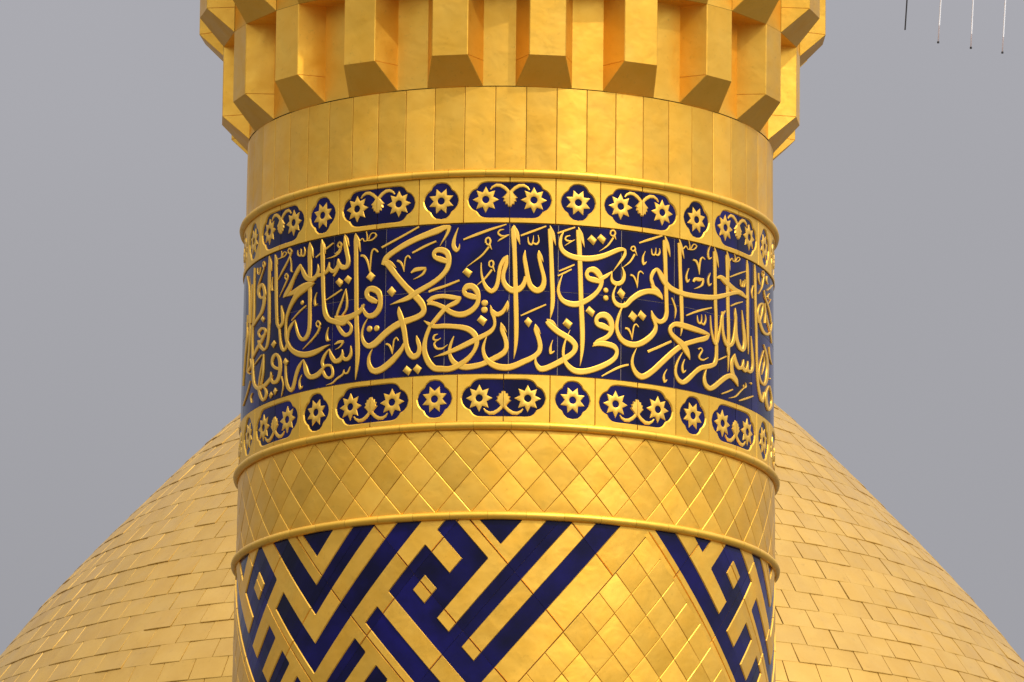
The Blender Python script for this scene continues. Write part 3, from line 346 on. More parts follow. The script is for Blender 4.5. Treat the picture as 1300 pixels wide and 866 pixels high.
M -961,14960,-974,14972 -819,14975,-839,14993 -677,14991,-701,15013 -530,15010,-553,15031 -382,15029,-402,15049 -222,15050,-237,15065 -61,15072,-71,15081
M -1086,15057,-1074,15055 -1136,15024,-1102,15019 -1182,14990,-1123,14984 -1216,14956,-1132,14950 -1224,14919,-1126,14925 -1190,14891,-1104,14910 -1115,14872,-1106,14905 -1053,14888,-1107,14904 -1037,14906,-1074,14912 -1037,14922,-1060,14923 -1042,14937,-1052,14937
M -470,14939,-515,14938 -476,14953,-517,14952 -475,14961,-511,14968 -456,14968,-481,14980 -443,14970,-435,14985 -431,14965,-394,14974 -418,14955,-374,14957 -424,14941,-381,14936 -435,14932,-414,14918 -445,14934,-463,14921 -480,14940,-495,14929
M -450,14930,-400,14938 -411,14909,-380,14915 -373,14889,-360,14891
M -444,14916,-405,14905 -509,14885,-471,14875 -575,14857,-543,14846 -643,14836,-617,14824 -717,14815,-696,14805 -803,14791,-789,14784 -892,14766,-886,14763
M -113,15041,-111,15036 -156,15042,-154,15033 -202,15040,-184,15029 -239,15028,-208,15020 -257,15012,-217,15013 -232,14995,-202,15007 -187,14985,-172,15000 -125,14985,-128,14997 -67,14989,-69,14996
M -90,14989,-96,14996 -36,14995,-43,15002 -17,15004,4,14999 -91,14992,-73,14980 -202,14970,-180,14959 -229,14960,-211,14953 -249,14950,-241,14947
D -983,14725 -899,14759 -765,14726 -843,14684
M -394,14768,-434,14768 -399,14784,-439,14783 -398,14793,-433,14800 -379,14799,-398,14811 -364,14801,-353,14814 -356,14795,-318,14802 -348,14785,-303,14786 -355,14773,-315,14767 -365,14766,-349,14753 -374,14767,-391,14757 -405,14773,-419,14763
M -368,14765,-322,14771 -334,14744,-304,14748 -301,14723,-287,14725
M -376,14747,-337,14736 -447,14714,-408,14703 -519,14682,-486,14671 -601,14653,-581,14645 -688,14624,-680,14621
L -594,14794,-574,14794 -600,14757,-567,14757 -601,14720,-556,14721 -590,14687,-537,14691 -569,14656,-509,14663 -543,14625,-469,14637 -501,14596,-425,14618 -446,14576,-383,14605 -360,14563,-366,14601 -274,14577,-346,14606 -220,14602,-311,14620 -188,14642,-282,14648 -174,14683,-262,14688 -161,14723,-248,14727 -141,14759,-226,14769 -102,14786,-189,14803 -61,14811,-138,14830 -42,14827,-86,14843 -21,14845,-36,14850
L -36,14848,-21,14847 -74,14816,-13,14813 -109,14786,-13,14777 -136,14756,-41,14745 -159,14723,-67,14717 -171,14695,-74,14692 -170,14664,-68,14671 -146,14634,-44,14651 -103,14606,-8,14634 -38,14582,42,14621 52,14565,86,14616 150,14565,126,14616 235,14576,174,14620 301,14596,216,14627 349,14621,255,14641 381,14656,286,14664 400,14688,314,14697
L 49,15059,83,15060 35,15038,110,15042 25,15016,134,15020 36,14957,153,14961 57,14886,160,14888 71,14779,173,14780 81,14668,185,14670 89,14586,195,14588 96,14509,205,14511 102,14443,212,14444 108,14379,216,14380 113,14312,219,14313 117,14249,215,14249 118,14200,203,14198 118,14154,181,14152 117,14120,154,14118 116,14086,123,14085
L 82,15073,94,15074 85,15040,152,15049 97,15008,201,15020 153,14968,222,14976 223,14927,230,14928
L 76,15067,90,15065 49,15055,84,15050 27,15041,81,15038 28,15024,77,15025 38,15009,72,15009
L 329,14889,341,14888 300,14864,352,14862 280,14835,364,14837 288,14795,384,14802 310,14755,408,14761 329,14710,431,14717 354,14666,459,14677 375,14635,487,14650 417,14605,517,14634 485,14582,562,14622 582,14569,592,14617 678,14577,615,14620 752,14600,644,14627 789,14638,671,14645 791,14676,686,14674 769,14714,677,14705 738,14749,651,14740 708,14784,625,14775 684,14817,601,14810 676,14839,587,14833 666,14859,582,14855 648,14874,595,14873 627,14890,614,14890
L 617,14887,629,14889 623,14866,665,14871 636,14844,696,14853 674,14823,714,14830 719,14803,726,14805
L -635,14550,-657,14517 -709,14561,-735,14520 -777,14570,-814,14525 -839,14575,-877,14534 -871,14578,-946,14550 -886,14584,-981,14571 -891,14588,-989,14596 -871,14594,-961,14621 -844,14598,-903,14641 -817,14598,-819,14647 -788,14597,-734,14641 -763,14589,-661,14621 -731,14575,-614,14597 -701,14558,-590,14568 -683,14538,-584,14538 -689,14515,-590,14508 -713,14495,-615,14476 -761,14474,-675,14446 -827,14457,-756,14420 -912,14443,-861,14400 -997,14437,-983,14390 -1079,14439,-1105,14395 -1168,14449,-1216,14410 -1248,14465,-1317,14433 -1344,14487,-1397,14455 -1441,14504,-1483,14471 -1538,14517,-1564,14483 -1615,14523,-1626,14489 -1692,14521,-1668,14492 -1726,14509,-1688,14494 -1735,14497,-1724,14492
L -1690,14504,-1748,14528 -1633,14519,-1697,14544 -1583,14528,-1626,14561 -1498,14535,-1517,14570 -1398,14537,-1402,14572 -1292,14531,-1277,14568 -1176,14523,-1166,14561 -1087,14524,-1082,14554 -1002,14526,-998,14547
L -1025,14546,-986,14535 -1080,14533,-1014,14513 -1128,14522,-1061,14491 -1201,14509,-1159,14475 -1295,14492,-1244,14465 -1368,14473,-1302,14448 -1433,14453,-1357,14428 -1500,14428,-1418,14404 -1560,14403,-1481,14379 -1616,14380,-1544,14357 -1671,14355,-1597,14338 -1709,14332,-1631,14318 -1741,14308,-1659,14295 -1774,14278,-1689,14267 -1802,14246,-1711,14237 -1826,14206,-1721,14200 -1833,14163,-1714,14164 -1810,14117,-1683,14128 -1760,14073,-1635,14095 -1688,14036,-1576,14067 -1587,14006,-1520,14049 -1482,13996,-1478,14046 -1404,13995,-1399,14044 -1315,13992,-1313,14040 -1211,13994,-1238,14040 -1097,14006,-1149,14048 -994,14023,-1056,14062 -900,14045,-969,14079 -814,14070,-890,14099 -741,14100,-815,14122 -679,14132,-756,14148 -635,14161,-722,14174 -606,14194,-710,14198 -602,14230,-720,14224 -632,14268,-748,14246 -713,14303,-801,14267 -820,14327,-877,14285 -952,14340,-972,14297 -1081,14345,-1092,14306 -1225,14350,-1227,14311 -1366,14353,-1363,14314 -1492,14351,-1482,14314 -1584,14352,-1605,14319 -1623,14358,-1676,14333 -1676,14368,-1718,14347 -1735,14376,-1760,14363 -1794,14383,-1800,14380
L -1568,14108,-1570,14110 -1430,14113,-1443,14127 -1292,14120,-1318,14145 -1147,14133,-1186,14165 -1005,14150,-1055,14187 -875,14170,-933,14208 -754,14190,-811,14229 -642,14210,-697,14248 -534,14230,-587,14266 -436,14248,-488,14282 -343,14270,-411,14298 -290,14294,-361,14313 -257,14322,-327,14330 -249,14352,-320,14351 -258,14380,-330,14375 -277,14409,-357,14399 -303,14434,-388,14426 -336,14457,-390,14453 -373,14481,-385,14480
L -383,14434,-333,14453 -336,14411,-269,14436 -254,14391,-237,14431 -157,14399,-206,14433 -89,14418,-157,14443 -45,14444,-123,14457 -24,14469,-87,14479 -15,14492,-55,14497 -12,14514,-23,14516
L -22,14515,-13,14515 -28,14494,6,14495 -33,14475,16,14474 -36,14452,-3,14450 -38,14428,-31,14428
L -1145,14259,-1133,14257 -1186,14237,-1150,14231 -1224,14213,-1166,14206 -1250,14187,-1185,14180 -1266,14159,-1195,14156 -1266,14130,-1188,14132 -1250,14100,-1166,14110 -1214,14069,-1124,14089 -1153,14040,-1073,14073 -1063,14019,-1010,14060 -961,14006,-938,14052 -847,14003,-857,14050 -740,14007,-761,14053 -624,14015,-656,14059 -507,14028,-550,14068 -376,14048,-432,14087 -254,14070,-313,14109 -153,14088,-213,14127 -57,14112,-143,14143 -8,14137,-109,14157 18,14167,-89,14172 9,14207,-91,14200 -20,14244,-114,14234 -52,14275,-146,14260 -83,14300,-178,14291 -115,14326,-175,14323 -149,14354,-161,14353
L -159,14351,-151,14353 -146,14331,-110,14338 -125,14312,-74,14323 -81,14295,-49,14303 -32,14280,-26,14282
L -449,14257,-435,14255 -506,14219,-464,14213 -550,14180,-482,14176 -558,14151,-480,14152 -547,14122,-466,14130 -521,14091,-433,14106 -473,14061,-388,14087 -399,14034,-327,14071 -308,14014,-255,14059 -198,14001,-171,14051 -87,13996,-82,14048 10,13998,-9,14048 107,14006,68,14053 238,14025,181,14068 360,14047,304,14089 461,14064,408,14104 560,14086,494,14120 637,14108,559,14137 700,14136,599,14154 723,14166,612,14170 722,14195,614,14191 699,14233,596,14222 666,14268,567,14256 640,14293,542,14279 616,14313,524,14305 594,14328,537,14327 570,14347,558,14346
L 560,14344,569,14346 574,14324,610,14331 594,14305,646,14315 630,14288,665,14295 672,14272,679,14274
O -501,14496 24
O -506,14445 24
D -659,14368 -579,14406 -442,14371 -524,14326
M -1487,14279,-1482,14274 -1531,14278,-1521,14267 -1577,14272,-1544,14262 -1601,14255,-1557,14251 -1595,14235,-1560,14243 -1541,14226,-1535,14240 -1483,14226,-1492,14239 -1443,14235,-1459,14242 -1413,14245,-1421,14249
M -1517,14233,-1498,14226 -1555,14223,-1528,14214 -1586,14207,-1540,14205 -1571,14184,-1524,14191 -1524,14164,-1496,14180 -1449,14159,-1451,14176 -1376,14163,-1390,14177 -1318,14178,-1335,14185 -1269,14195,-1276,14198
M 247,14988,233,15001 392,15006,374,15023 534,15026,514,15043 658,15045,641,15060 779,15065,766,15076
M 384,14987,399,14987 379,14962,410,14962 390,14938,426,14946 426,14926,447,14940 477,14924,458,14937 507,14943,471,14946 516,14964,487,14965 515,14981,495,14981 510,14999,500,14999
M 495,14937,509,14948 529,14930,547,14944 579,14927,565,14943 620,14940,584,14949 638,14959,604,14961 627,14982,605,14980 605,15004,595,15003
L 804,15049,857,15055 804,15032,881,15040 805,15014,904,15020 814,14962,921,14965 828,14894,928,14897 842,14786,945,14789 856,14676,961,14679 866,14607,972,14610 872,14547,977,14548 871,14507,974,14507 869,14470,959,14468 869,14427,921,14425 868,14383,875,14383
L 847,15075,858,15077 851,15044,910,15052 864,15013,955,15024 913,14972,975,14979 976,14930,983,14931
L 1144,15040,1157,15037 1098,15021,1135,15014 1057,14998,1120,14993 1034,14965,1114,14964 1033,14930,1122,14938 1055,14902,1146,14919 1101,14876,1182,14904 1185,14853,1246,14890 1286,14838,1330,14879 1419,14827,1443,14872 1559,14824,1569,14871 1697,14826,1690,14874 1835,14835,1812,14881 1976,14851,1938,14893 2109,14871,2065,14909 2225,14892,2172,14927 2322,14910,2280,14945 2389,14921,2356,14955 2437,14928,2437,14960 2470,14930,2495,14955 2517,14931,2534,14948
L 2492,14942,2536,14943 2481,14923,2548,14926 2468,14908,2545,14902 2419,14877,2478,14865 2351,14839,2390,14831 2288,14805,2312,14800 2224,14771,2233,14769
M 1021,15016,1009,15028 1115,15028,1100,15042 1210,15040,1193,15056 1302,15054,1288,15068 1395,15068,1384,15079
M 1290,15013,1292,15008 1244,15012,1248,15002 1196,15007,1219,14997 1169,14994,1205,14990 1165,14979,1201,14984 1196,14968,1215,14981 1237,14964,1246,14977 1283,14965,1281,14976 1326,14969,1325,14976
M 1383,14985,1390,14980 1334,14977,1346,14969 1284,14968,1301,14958 1226,14952,1239,14945 1168,14935,1174,14932
L 1408,15053,1463,15058 1409,15033,1490,15042 1409,15013,1516,15020 1421,14945,1540,14950 1438,14862,1551,14867 1450,14776,1563,14780 1460,14689,1573,14693 1470,14599,1582,14603 1479,14515,1592,14519 1487,14456,1603,14460 1495,14399,1613,14404 1505,14334,1623,14338 1513,14270,1626,14273 1517,14213,1619,14214 1518,14158,1600,14158 1518,14106,1565,14104 1517,14053,1524,14053
L 1455,15076,1467,15078 1461,15046,1521,15055 1475,15016,1568,15029 1528,14975,1592,14982 1594,14931,1602,14932
D 1656,14991 1749,15029 1873,14993 1795,14951
D 1873,15006 1956,15041 2079,15008 2006,14965
M 2191,15044,2153,15044 2194,15057,2155,15057 2200,15065,2170,15073 2221,15069,2211,15081 2241,15070,2258,15083 2256,15064,2293,15072 2264,15056,2307,15057 2251,15047,2287,15040 2234,15040,2245,15027 2220,15042,2199,15031 2186,15047,2169,15037
M 2235,15042,2281,15049 2264,15025,2294,15030 2293,15009,2306,15011
M 2220,15026,2260,15019 2160,14994,2199,14986 2097,14964,2127,14955 2014,14938,2028,14931 1920,14912,1924,14910
M 1059,14738,1046,14749 1138,14749,1122,14762 1217,14761,1199,14775 1305,14776,1288,14789 1393,14793,1378,14804
M 1036,14702,1021,14713 1108,14714,1091,14727 1181,14726,1161,14740 1256,14742,1237,14754 1331,14757,1315,14768
L 1984,14700,1959,14671 1914,14710,1883,14671 1845,14718,1809,14673 1771,14721,1741,14677 1734,14722,1659,14689 1711,14728,1617,14711 1698,14737,1605,14735 1711,14745,1624,14759 1731,14750,1670,14781 1756,14750,1743,14793 1784,14748,1825,14796 1811,14742,1904,14785 1847,14732,1962,14766 1892,14715,2011,14738 1922,14695,2037,14703 1923,14673,2027,14669 1901,14648,1991,14635 1844,14620,1924,14599 1765,14594,1842,14567 1682,14572,1750,14539 1593,14553,1653,14516 1508,14539,1560,14497 1433,14531,1454,14484 1358,14529,1348,14481 1284,14531,1246,14487 1214,14537,1157,14500 1158,14548,1079,14522 1111,14569,1028,14555 1081,14595,1006,14591 1078,14622,1013,14625 1092,14653,1038,14656 1113,14687,1080,14691 1139,14723,1128,14724
L 1971,14688,1919,14717 2044,14704,1992,14733 2117,14723,2063,14747 2175,14746,2135,14761 2224,14770,2211,14775
L 2211,14771,2224,14771 2188,14747,2223,14746 2173,14722,2232,14726 2179,14700,2255,14713 2212,14680,2280,14707 2282,14668,2316,14704 2368,14667,2351,14704 2449,14681,2385,14709 2507,14704,2420,14719 2535,14734,2444,14736 2534,14763,2457,14759 2499,14790,2454,14784 2454,14814,2441,14812
O 2079,14628 20
O 2080,14571 21
L 2309,14677,2329,14675 2257,14643,2294,14639 2216,14608,2274,14607 2208,14577,2283,14583 2227,14548,2308,14564 2277,14524,2351,14552 2354,14508,2398,14545 2450,14506,2451,14544 2553,14516,2501,14549 2644,14543,2546,14565 2708,14567,2618,14595 2799,14591,2715,14624 2893,14611,2826,14651 2980,14626,2937,14668 3067,14636,3054,14679 3160,14638,3176,14685 3238,14636,3296,14683 3277,14632,3374,14672 3321,14626,3423,14655 3367,14621,3440,14634 3422,14611,3438,14615
D 2334,14615 2409,14657 2525,14622 2457,14573
D 1632,14461 1709,14502 1845,14464 1781,14421
D 329,14361 407,14396 499,14363 422,14319
D 1138,14357 1218,14400 1358,14364 1273,14319
M 265,14400,252,14409 396,14419,378,14433 527,14440,506,14456 659,14463,641,14477 791,14487,777,14498
L 766,14359,818,14378 804,14339,877,14367 850,14320,935,14355 933,14295,1020,14333 1032,14271,1107,14311 1141,14251,1204,14294 1231,14234,1312,14274 1310,14214,1403,14249 1350,14198,1475,14215 1353,14185,1477,14180 1337,14168,1440,14148 1279,14149,1356,14115 1186,14127,1263,14090 1092,14105,1162,14066 993,14084,1057,14044 895,14065,954,14024 805,14050,848,14007 732,14042,762,13996 696,14040,659,13996 676,14042,593,14016 641,14053,564,14037 616,14065,547,14057 599,14080,545,14078 595,14096,562,14098 597,14115,585,14116
L 793,14381,801,14388 847,14367,869,14385 896,14355,938,14377 952,14345,986,14358 1015,14335,1020,14337
L 2222,14350,2187,14325 2137,14370,2081,14331 2047,14386,1988,14338 1969,14390,1930,14344 1940,14389,1854,14359 1924,14395,1822,14383 1918,14404,1821,14408 1939,14412,1850,14433 1968,14418,1906,14455 2008,14420,1995,14468 2045,14419,2093,14469 2074,14414,2177,14454 2107,14403,2235,14432 2139,14382,2274,14399 2156,14358,2285,14362 2150,14336,2265,14328 2127,14315,2219,14297 2082,14300,2151,14272 2018,14285,2074,14253 1949,14273,1983,14239 1862,14255,1916,14231 1814,14230,1860,14219 1784,14205,1797,14202
L 1821,14204,1801,14233 1887,14209,1862,14242 1945,14211,1938,14251 2027,14211,2040,14255 2112,14208,2141,14253 2185,14204,2227,14249 2232,14200,2316,14236 2266,14193,2365,14215 2288,14182,2385,14189 2277,14165,2376,14157 2242,14146,2336,14126 2172,14126,2243,14094 2071,14104,2135,14068 1948,14082,2003,14042 1819,14063,1863,14019 1693,14048,1727,14002 1578,14039,1588,13991 1490,14038,1475,13989 1418,14041,1365,13997 1356,14052,1275,14017 1294,14068,1209,14042 1242,14087,1163,14071 1203,14110,1136,14102 1192,14136,1123,14135 1195,14166,1125,14167 1202,14195,1144,14198 1218,14226,1175,14230 1257,14269,1232,14272 1305,14315,1296,14316
M 927,14234,939,14233 896,14212,923,14209 870,14189,914,14187 849,14158,917,14158 871,14126,915,14148 942,14136,915,14149 976,14152,969,14156
M 2007,13988,1991,13997 2129,14012,2107,14024 2249,14035,2225,14050 2359,14055,2334,14072 2462,14072,2443,14089 2538,14082,2526,14098 2615,14091,2605,14105
M 2854,15001,2842,15012 2988,15018,2970,15034 3124,15035,3103,15054 3275,15058,3257,15074 3431,15082,3418,15093
M 2668,14947,2635,14948 2675,14959,2641,14960 2684,14965,2658,14972 2703,14969,2693,14980 2718,14970,2736,14981 2729,14964,2766,14971 2734,14957,2776,14957 2724,14952,2755,14944 2710,14947,2716,14936 2695,14948,2677,14939 2664,14952,2650,14944
M 2726,14947,2768,14953 2759,14928,2786,14932 2793,14909,2804,14911
M 2720,14922,2764,14916 2668,14891,2712,14885 2614,14862,2647,14854 2534,14835,2550,14828 2444,14808,2449,14806
M 2993,14954,3004,14953 2952,14931,2979,14929 2919,14906,2964,14906 2906,14872,2971,14876 2939,14844,2974,14864 3006,14858,2973,14866 3034,14875,3023,14878
M 3143,14978,3157,14979 3138,14954,3169,14956 3150,14933,3186,14942 3192,14927,3203,14941 3239,14931,3216,14941 3265,14946,3228,14948 3272,14962,3242,14962 3269,14977,3248,14975 3263,14990,3251,14990
M 3241,14936,3256,14947 3274,14931,3295,14945 3327,14931,3307,14945 3366,14945,3321,14950 3380,14962,3338,14962 3370,14977,3343,14974 3353,14991,3341,14989
L 3428,15054,3476,15059 3428,15033,3506,15041 3429,15010,3532,15018 3440,14937,3553,14944 3455,14850,3559,14856 3466,14762,3570,14768 3475,14676,3580,14682 3484,14603,3588,14609 3489,14545,3594,14551 3490,14532,3597,14538 3486,14522,3597,14523 3470,14498,3587,14496 3444,14480,3548,14464 3406,14470,3473,14441 3372,14465,3376,14427 3350,14466,3289,14431 3307,14471,3232,14443 3270,14480,3187,14459 3232,14491,3158,14477 3195,14505,3146,14498 3157,14520,3143,14518
L 3484,15087,3499,15089 3490,15056,3556,15065 3503,15025,3605,15037 3558,14983,3629,14991 3629,14940,3638,14941
L 3821,15052,3870,15059 3828,15037,3897,15047 3833,15022,3923,15030 3844,14955,3945,14961 3854,14871,3951,14877 3865,14784,3967,14791 3878,14696,3982,14703 3893,14603,3996,14610 3906,14523,4004,14529 3908,14495,4004,14500 3909,14471,4001,14476 3915,14445,3993,14449 3920,14420,3978,14422 3918,14395,3953,14395 3915,14369,3925,14369
L 3870,15084,3885,15086 3879,15052,3935,15059 3896,15020,3978,15030 3945,14983,4001,14990 4005,14946,4015,14947
M 3999,15016,3980,15019 4038,15031,4012,15035 4059,15038,4060,15048 4071,15034,4099,15040 4100,15024,4120,15028
M 4110,15018,4103,15024 4147,15022,4141,15029 4188,15031,4160,15032 4182,15059,4158,15056 4146,15092,4133,15090
M 4150,15019,4151,15028 4221,15021,4223,15031 4295,15028,4280,15036 4358,15043,4331,15048 4389,15062,4354,15059 4349,15073,4328,15065 4284,15075,4292,15068 4231,15056,4256,15054 4191,15032,4212,15030
M 4787,15091,4802,15091 4740,15063,4772,15063 4706,15035,4755,15037 4700,15004,4766,15010 4742,14982,4779,14998 4814,14993,4785,15000 4850,15007,4840,15009
M 4142,14885,4155,14884 4090,14853,4119,14852 4051,14821,4098,14822 4048,14792,4111,14798 4089,14771,4114,14788 4150,14787,4113,14791 4171,14804,4160,14806
M 4792,14888,4806,14888 4742,14861,4775,14860 4705,14833,4757,14835 4702,14804,4769,14810 4746,14784,4777,14800 4814,14798,4779,14802 4844,14813,4832,14815
M 4262,14947,4280,14961 4307,14945,4326,14962 4333,14943,4384,14958 4369,14930,4432,14939 4402,14909,4457,14916 4429,14883,4466,14886 4451,14855,4466,14856
M 4466,14856,4451,14855 4479,14891,4449,14890 4494,14925,4451,14923 4505,14949,4459,14948 4523,14969,4479,14970 4546,14979,4506,14984 4556,14983,4555,14995 4576,14981,4606,14989 4620,14975,4638,14980
M 4304,14788,4262,14792 4344,14801,4274,14806 4362,14804,4322,14826 4384,14802,4415,14833 4464,14803,4468,14833 4539,14813,4523,14834 4601,14824,4593,14836
M 4553,14820,4611,14821 4538,14800,4601,14802 4519,14786,4572,14780 4480,14775,4507,14765 4422,14763,4439,14754 4362,14752,4370,14746 4299,14741,4302,14739
L 4881,15052,4934,15058 4887,15036,4961,15045 4892,15019,4986,15027 4899,14962,5004,14969 4904,14889,5007,14896 4911,14776,5016,14783 4920,14670,5024,14677 4931,14626,5030,14633 4940,14583,5036,14590 4946,14498,5045,14505 4949,14408,5052,14415 4959,14338,5063,14345 4949,14278,5061,14283 4919,14245,5052,14248 4880,14227,4996,14211 4818,14219,4863,14185 4707,14206,4746,14171 4601,14196,4626,14159 4473,14180,4539,14149 4359,14154,4452,14131 4265,14127,4359,14107 4163,14097,4271,14077 4076,14072,4173,14046 4007,14054,4090,14025 3980,14048,3971,14010 3945,14050,3865,14019 3890,14059,3801,14038 3845,14076,3758,14064 3819,14100,3743,14095 3824,14132,3759,14133 3855,14168,3801,14171 3910,14209,3878,14212 3979,14251,3968,14252
L 4927,15086,4943,15087 4933,15054,4996,15061 4948,15022,5042,15032 5002,14983,5067,14991 5070,14945,5082,14946
M 2633,14754,2648,14770 2670,14752,2684,14768 2693,14750,2728,14762 2725,14736,2767,14744 2754,14716,2792,14722 2780,14694,2806,14697 2802,14670,2813,14671
M 2813,14671,2802,14671 2823,14703,2799,14702 2832,14734,2798,14734 2838,14761,2802,14760 2851,14781,2818,14785 2871,14789,2845,14797 2884,14792,2887,14804 2906,14789,2930,14796 2944,14779,2959,14784
L 3211,14715,3144,14706 3190,14732,3121,14721 3180,14746,3103,14742 3193,14768,3105,14769 3221,14789,3131,14798 3260,14810,3188,14825 3278,14818,3281,14845 3280,14811,3371,14833 3313,14790,3427,14815 3352,14766,3484,14791 3408,14738,3535,14769 3485,14713,3603,14747 3586,14691,3680,14730 3718,14676,3785,14718 3862,14668,3914,14710 4028,14663,4065,14706 4207,14664,4236,14707 4441,14668,4461,14712 4682,14678,4691,14721 4851,14688,4847,14729 5019,14702,4996,14740 5194,14722,5152,14756 5363,14743,5320,14774 5522,14764,5476,14792 5670,14782,5647,14810 5806,14794,5804,14822 5957,14805,5955,14832
L 3130,14746,3194,14752 3132,14718,3221,14727 3151,14688,3251,14708 3208,14667,3296,14699 3261,14654,3363,14683 3329,14638,3408,14657 3406,14622,3442,14630
M 3657,14637,3691,14643 3687,14618,3728,14625 3714,14598,3762,14606 3742,14575,3794,14581 3761,14550,3812,14554 3761,14522,3795,14522 3755,14491,3767,14491
M 4081,14524,4066,14533 4259,14550,4238,14563 4442,14575,4421,14591 4640,14601,4626,14615 4852,14627,4841,14637
D 2598,14451 2687,14499 2817,14464 2730,14416
D 2819,14468 2890,14512 3034,14474 2954,14434
M 2519,14355,2527,14371 2556,14355,2563,14372 2577,14353,2612,14368 2607,14342,2652,14350 2638,14324,2674,14329 2662,14304,2688,14307 2685,14283,2696,14285
M 2696,14284,2685,14284 2710,14316,2687,14315 2725,14346,2692,14346 2736,14370,2700,14371 2752,14388,2720,14393 2770,14395,2747,14403 2780,14397,2788,14409 2799,14393,2826,14399 2831,14382,2850,14387
L 3143,14518,3157,14520 3141,14492,3192,14498 3147,14465,3226,14476 3189,14435,3272,14450 3217,14410,3311,14417 3203,14390,3312,14387 3170,14371,3283,14356 3093,14343,3195,14316 2991,14315,3083,14281 2888,14292,2963,14252 2793,14277,2824,14231 2702,14273,2686,14224 2611,14275,2559,14229 2537,14283,2459,14245 2472,14296,2379,14269 2414,14322,2318,14305 2377,14353,2287,14346 2374,14388,2291,14389 2392,14427,2318,14430 2417,14463,2359,14468 2450,14499,2410,14503 2482,14530,2457,14533 2516,14560,2506,14561
L 4764,14436,4746,14424 4685,14445,4651,14419 4601,14452,4553,14416 4465,14459,4411,14417 4319,14464,4265,14419 4165,14470,4110,14422 4010,14473,3966,14425 3885,14474,3849,14429 3746,14466,3777,14430 3651,14445,3728,14422 3591,14419,3694,14412 3580,14393,3689,14402 3601,14370,3703,14389 3668,14345,3758,14375 3744,14326,3845,14360 3823,14308,3930,14348 3887,14292,4027,14331 3949,14272,4109,14306 4014,14249,4165,14276 4089,14228,4183,14241 4171,14205,4184,14207
L 4737,14434,4788,14430 4669,14417,4774,14409 4622,14410,4716,14382 4543,14400,4576,14361 4414,14385,4452,14349 4273,14367,4313,14332 4132,14348,4180,14315 4009,14331,4067,14297 3884,14309,3964,14277 3731,14272,3829,14243 3587,14231,3690,14203 3444,14187,3553,14160 3310,14144,3417,14116 3191,14106,3298,14077 3083,14076,3172,14041 2986,14054,3061,14014 2930,14046,2922,13997 2894,14048,2810,14009 2837,14058,2742,14030 2780,14079,2686,14062 2740,14105,2658,14098 2730,14132,2660,14131 2739,14162,2685,14164 2767,14194,2736,14198 2806,14229,2795,14230
M 3082,14203,3052,14222 3227,14228,3199,14246 3376,14253,3347,14271 3528,14281,3498,14298 3683,14309,3654,14325
M 3553,14108,3564,14107 3499,14083,3526,14080 3455,14057,3503,14057 3445,14025,3515,14030 3483,14000,3519,14020 3546,14014,3510,14020 3564,14029,3555,14031
M 4030,14205,4043,14205 3984,14179,4016,14177 3948,14151,4000,14152 3941,14119,4011,14125 3980,14095,4015,14114 4048,14109,4014,14115 4075,14125,4066,14127
M 4388,14547,4405,14549 4384,14523,4419,14525 4395,14500,4440,14508 4433,14489,4469,14501 4493,14487,4479,14499 4532,14502,4488,14504 4543,14519,4507,14518 4541,14541,4516,14539 4532,14563,4518,14562
M 4505,14496,4538,14506 4539,14488,4580,14499 4605,14484,4584,14497 4660,14506,4607,14508 4679,14532,4635,14530 4666,14552,4636,14549 4642,14570,4628,14568
L 4789,14571,4812,14573 4788,14529,4827,14531 4793,14486,4847,14491 4815,14441,4881,14448 4853,14400,4927,14410 4899,14370,4977,14382 5000,14354,4977,14371 5080,14394,4996,14393 5121,14444,5041,14442 5153,14486,5082,14484 5183,14528,5118,14526 5219,14567,5135,14564 5256,14600,5170,14601 5287,14619,5234,14623 5326,14640,5304,14641
M 4440,14294,4412,14303 4476,14304,4450,14311 4493,14308,4502,14318 4513,14304,4548,14311 4527,14296,4570,14298 4495,14280,4533,14275 4446,14258,4493,14256 4431,14244,4483,14245 4439,14230,4485,14239 4498,14221,4522,14235 4579,14221,4576,14235 4667,14237,4647,14244 4745,14256,4737,14258
L 4663,14165,4677,14165 4614,14137,4661,14136 4575,14106,4655,14110 4562,14074,4670,14083 4585,14043,4705,14063 4655,14020,4765,14052 4787,14009,4802,14050 4949,14031,4847,14058 5062,14058,4956,14082 5192,14090,5071,14111 5309,14117,5202,14142 5413,14137,5317,14165 5471,14146,5476,14185 5514,14145,5626,14184 5585,14140,5731,14171 5680,14127,5790,14142 5790,14107,5813,14110
L 5337,15058,5389,15063 5334,15041,5415,15048 5332,15022,5438,15031 5340,14976,5457,14985 5350,14918,5465,14926 5354,14810,5471,14818 5358,14698,5474,14706 5372,14623,5483,14631 5385,14554,5492,14562 5390,14495,5498,14502 5393,14437,5500,14444 5398,14381,5495,14387 5402,14323,5482,14328 5406,14258,5455,14261 5409,14192,5422,14193
L 5367,15087,5385,15088 5378,15056,5438,15063 5394,15025,5482,15034 5435,14989,5497,14994 5485,14951,5499,14952
L 5038,14858,5016,14868 5112,14864,5063,14883 5128,14862,5172,14898 5172,14854,5311,14890 5274,14837,5409,14874 5422,14817,5563,14855 5598,14800,5720,14840 5761,14794,5855,14836 5897,14793,6016,14830 6032,14790,6132,14815 6186,14788,6225,14797
M 5496,15019,5470,15020 5542,15036,5510,15037 5564,15043,5567,15052 5573,15039,5608,15043 5599,15027,5625,15030
M 5618,15024,5606,15029 5665,15030,5653,15036 5715,15041,5680,15041 5712,15064,5681,15061 5678,15088,5659,15086
M 5671,15024,5666,15032 5741,15030,5737,15038 5815,15038,5795,15044 5880,15052,5849,15055 5916,15067,5875,15064 5872,15076,5847,15069 5801,15076,5809,15070 5747,15059,5776,15059 5708,15039,5735,15039
M 5496,14899,5479,14906 5653,14920,5631,14929 5817,14942,5792,14953 5985,14965,5964,14974 6165,14989,6148,14996
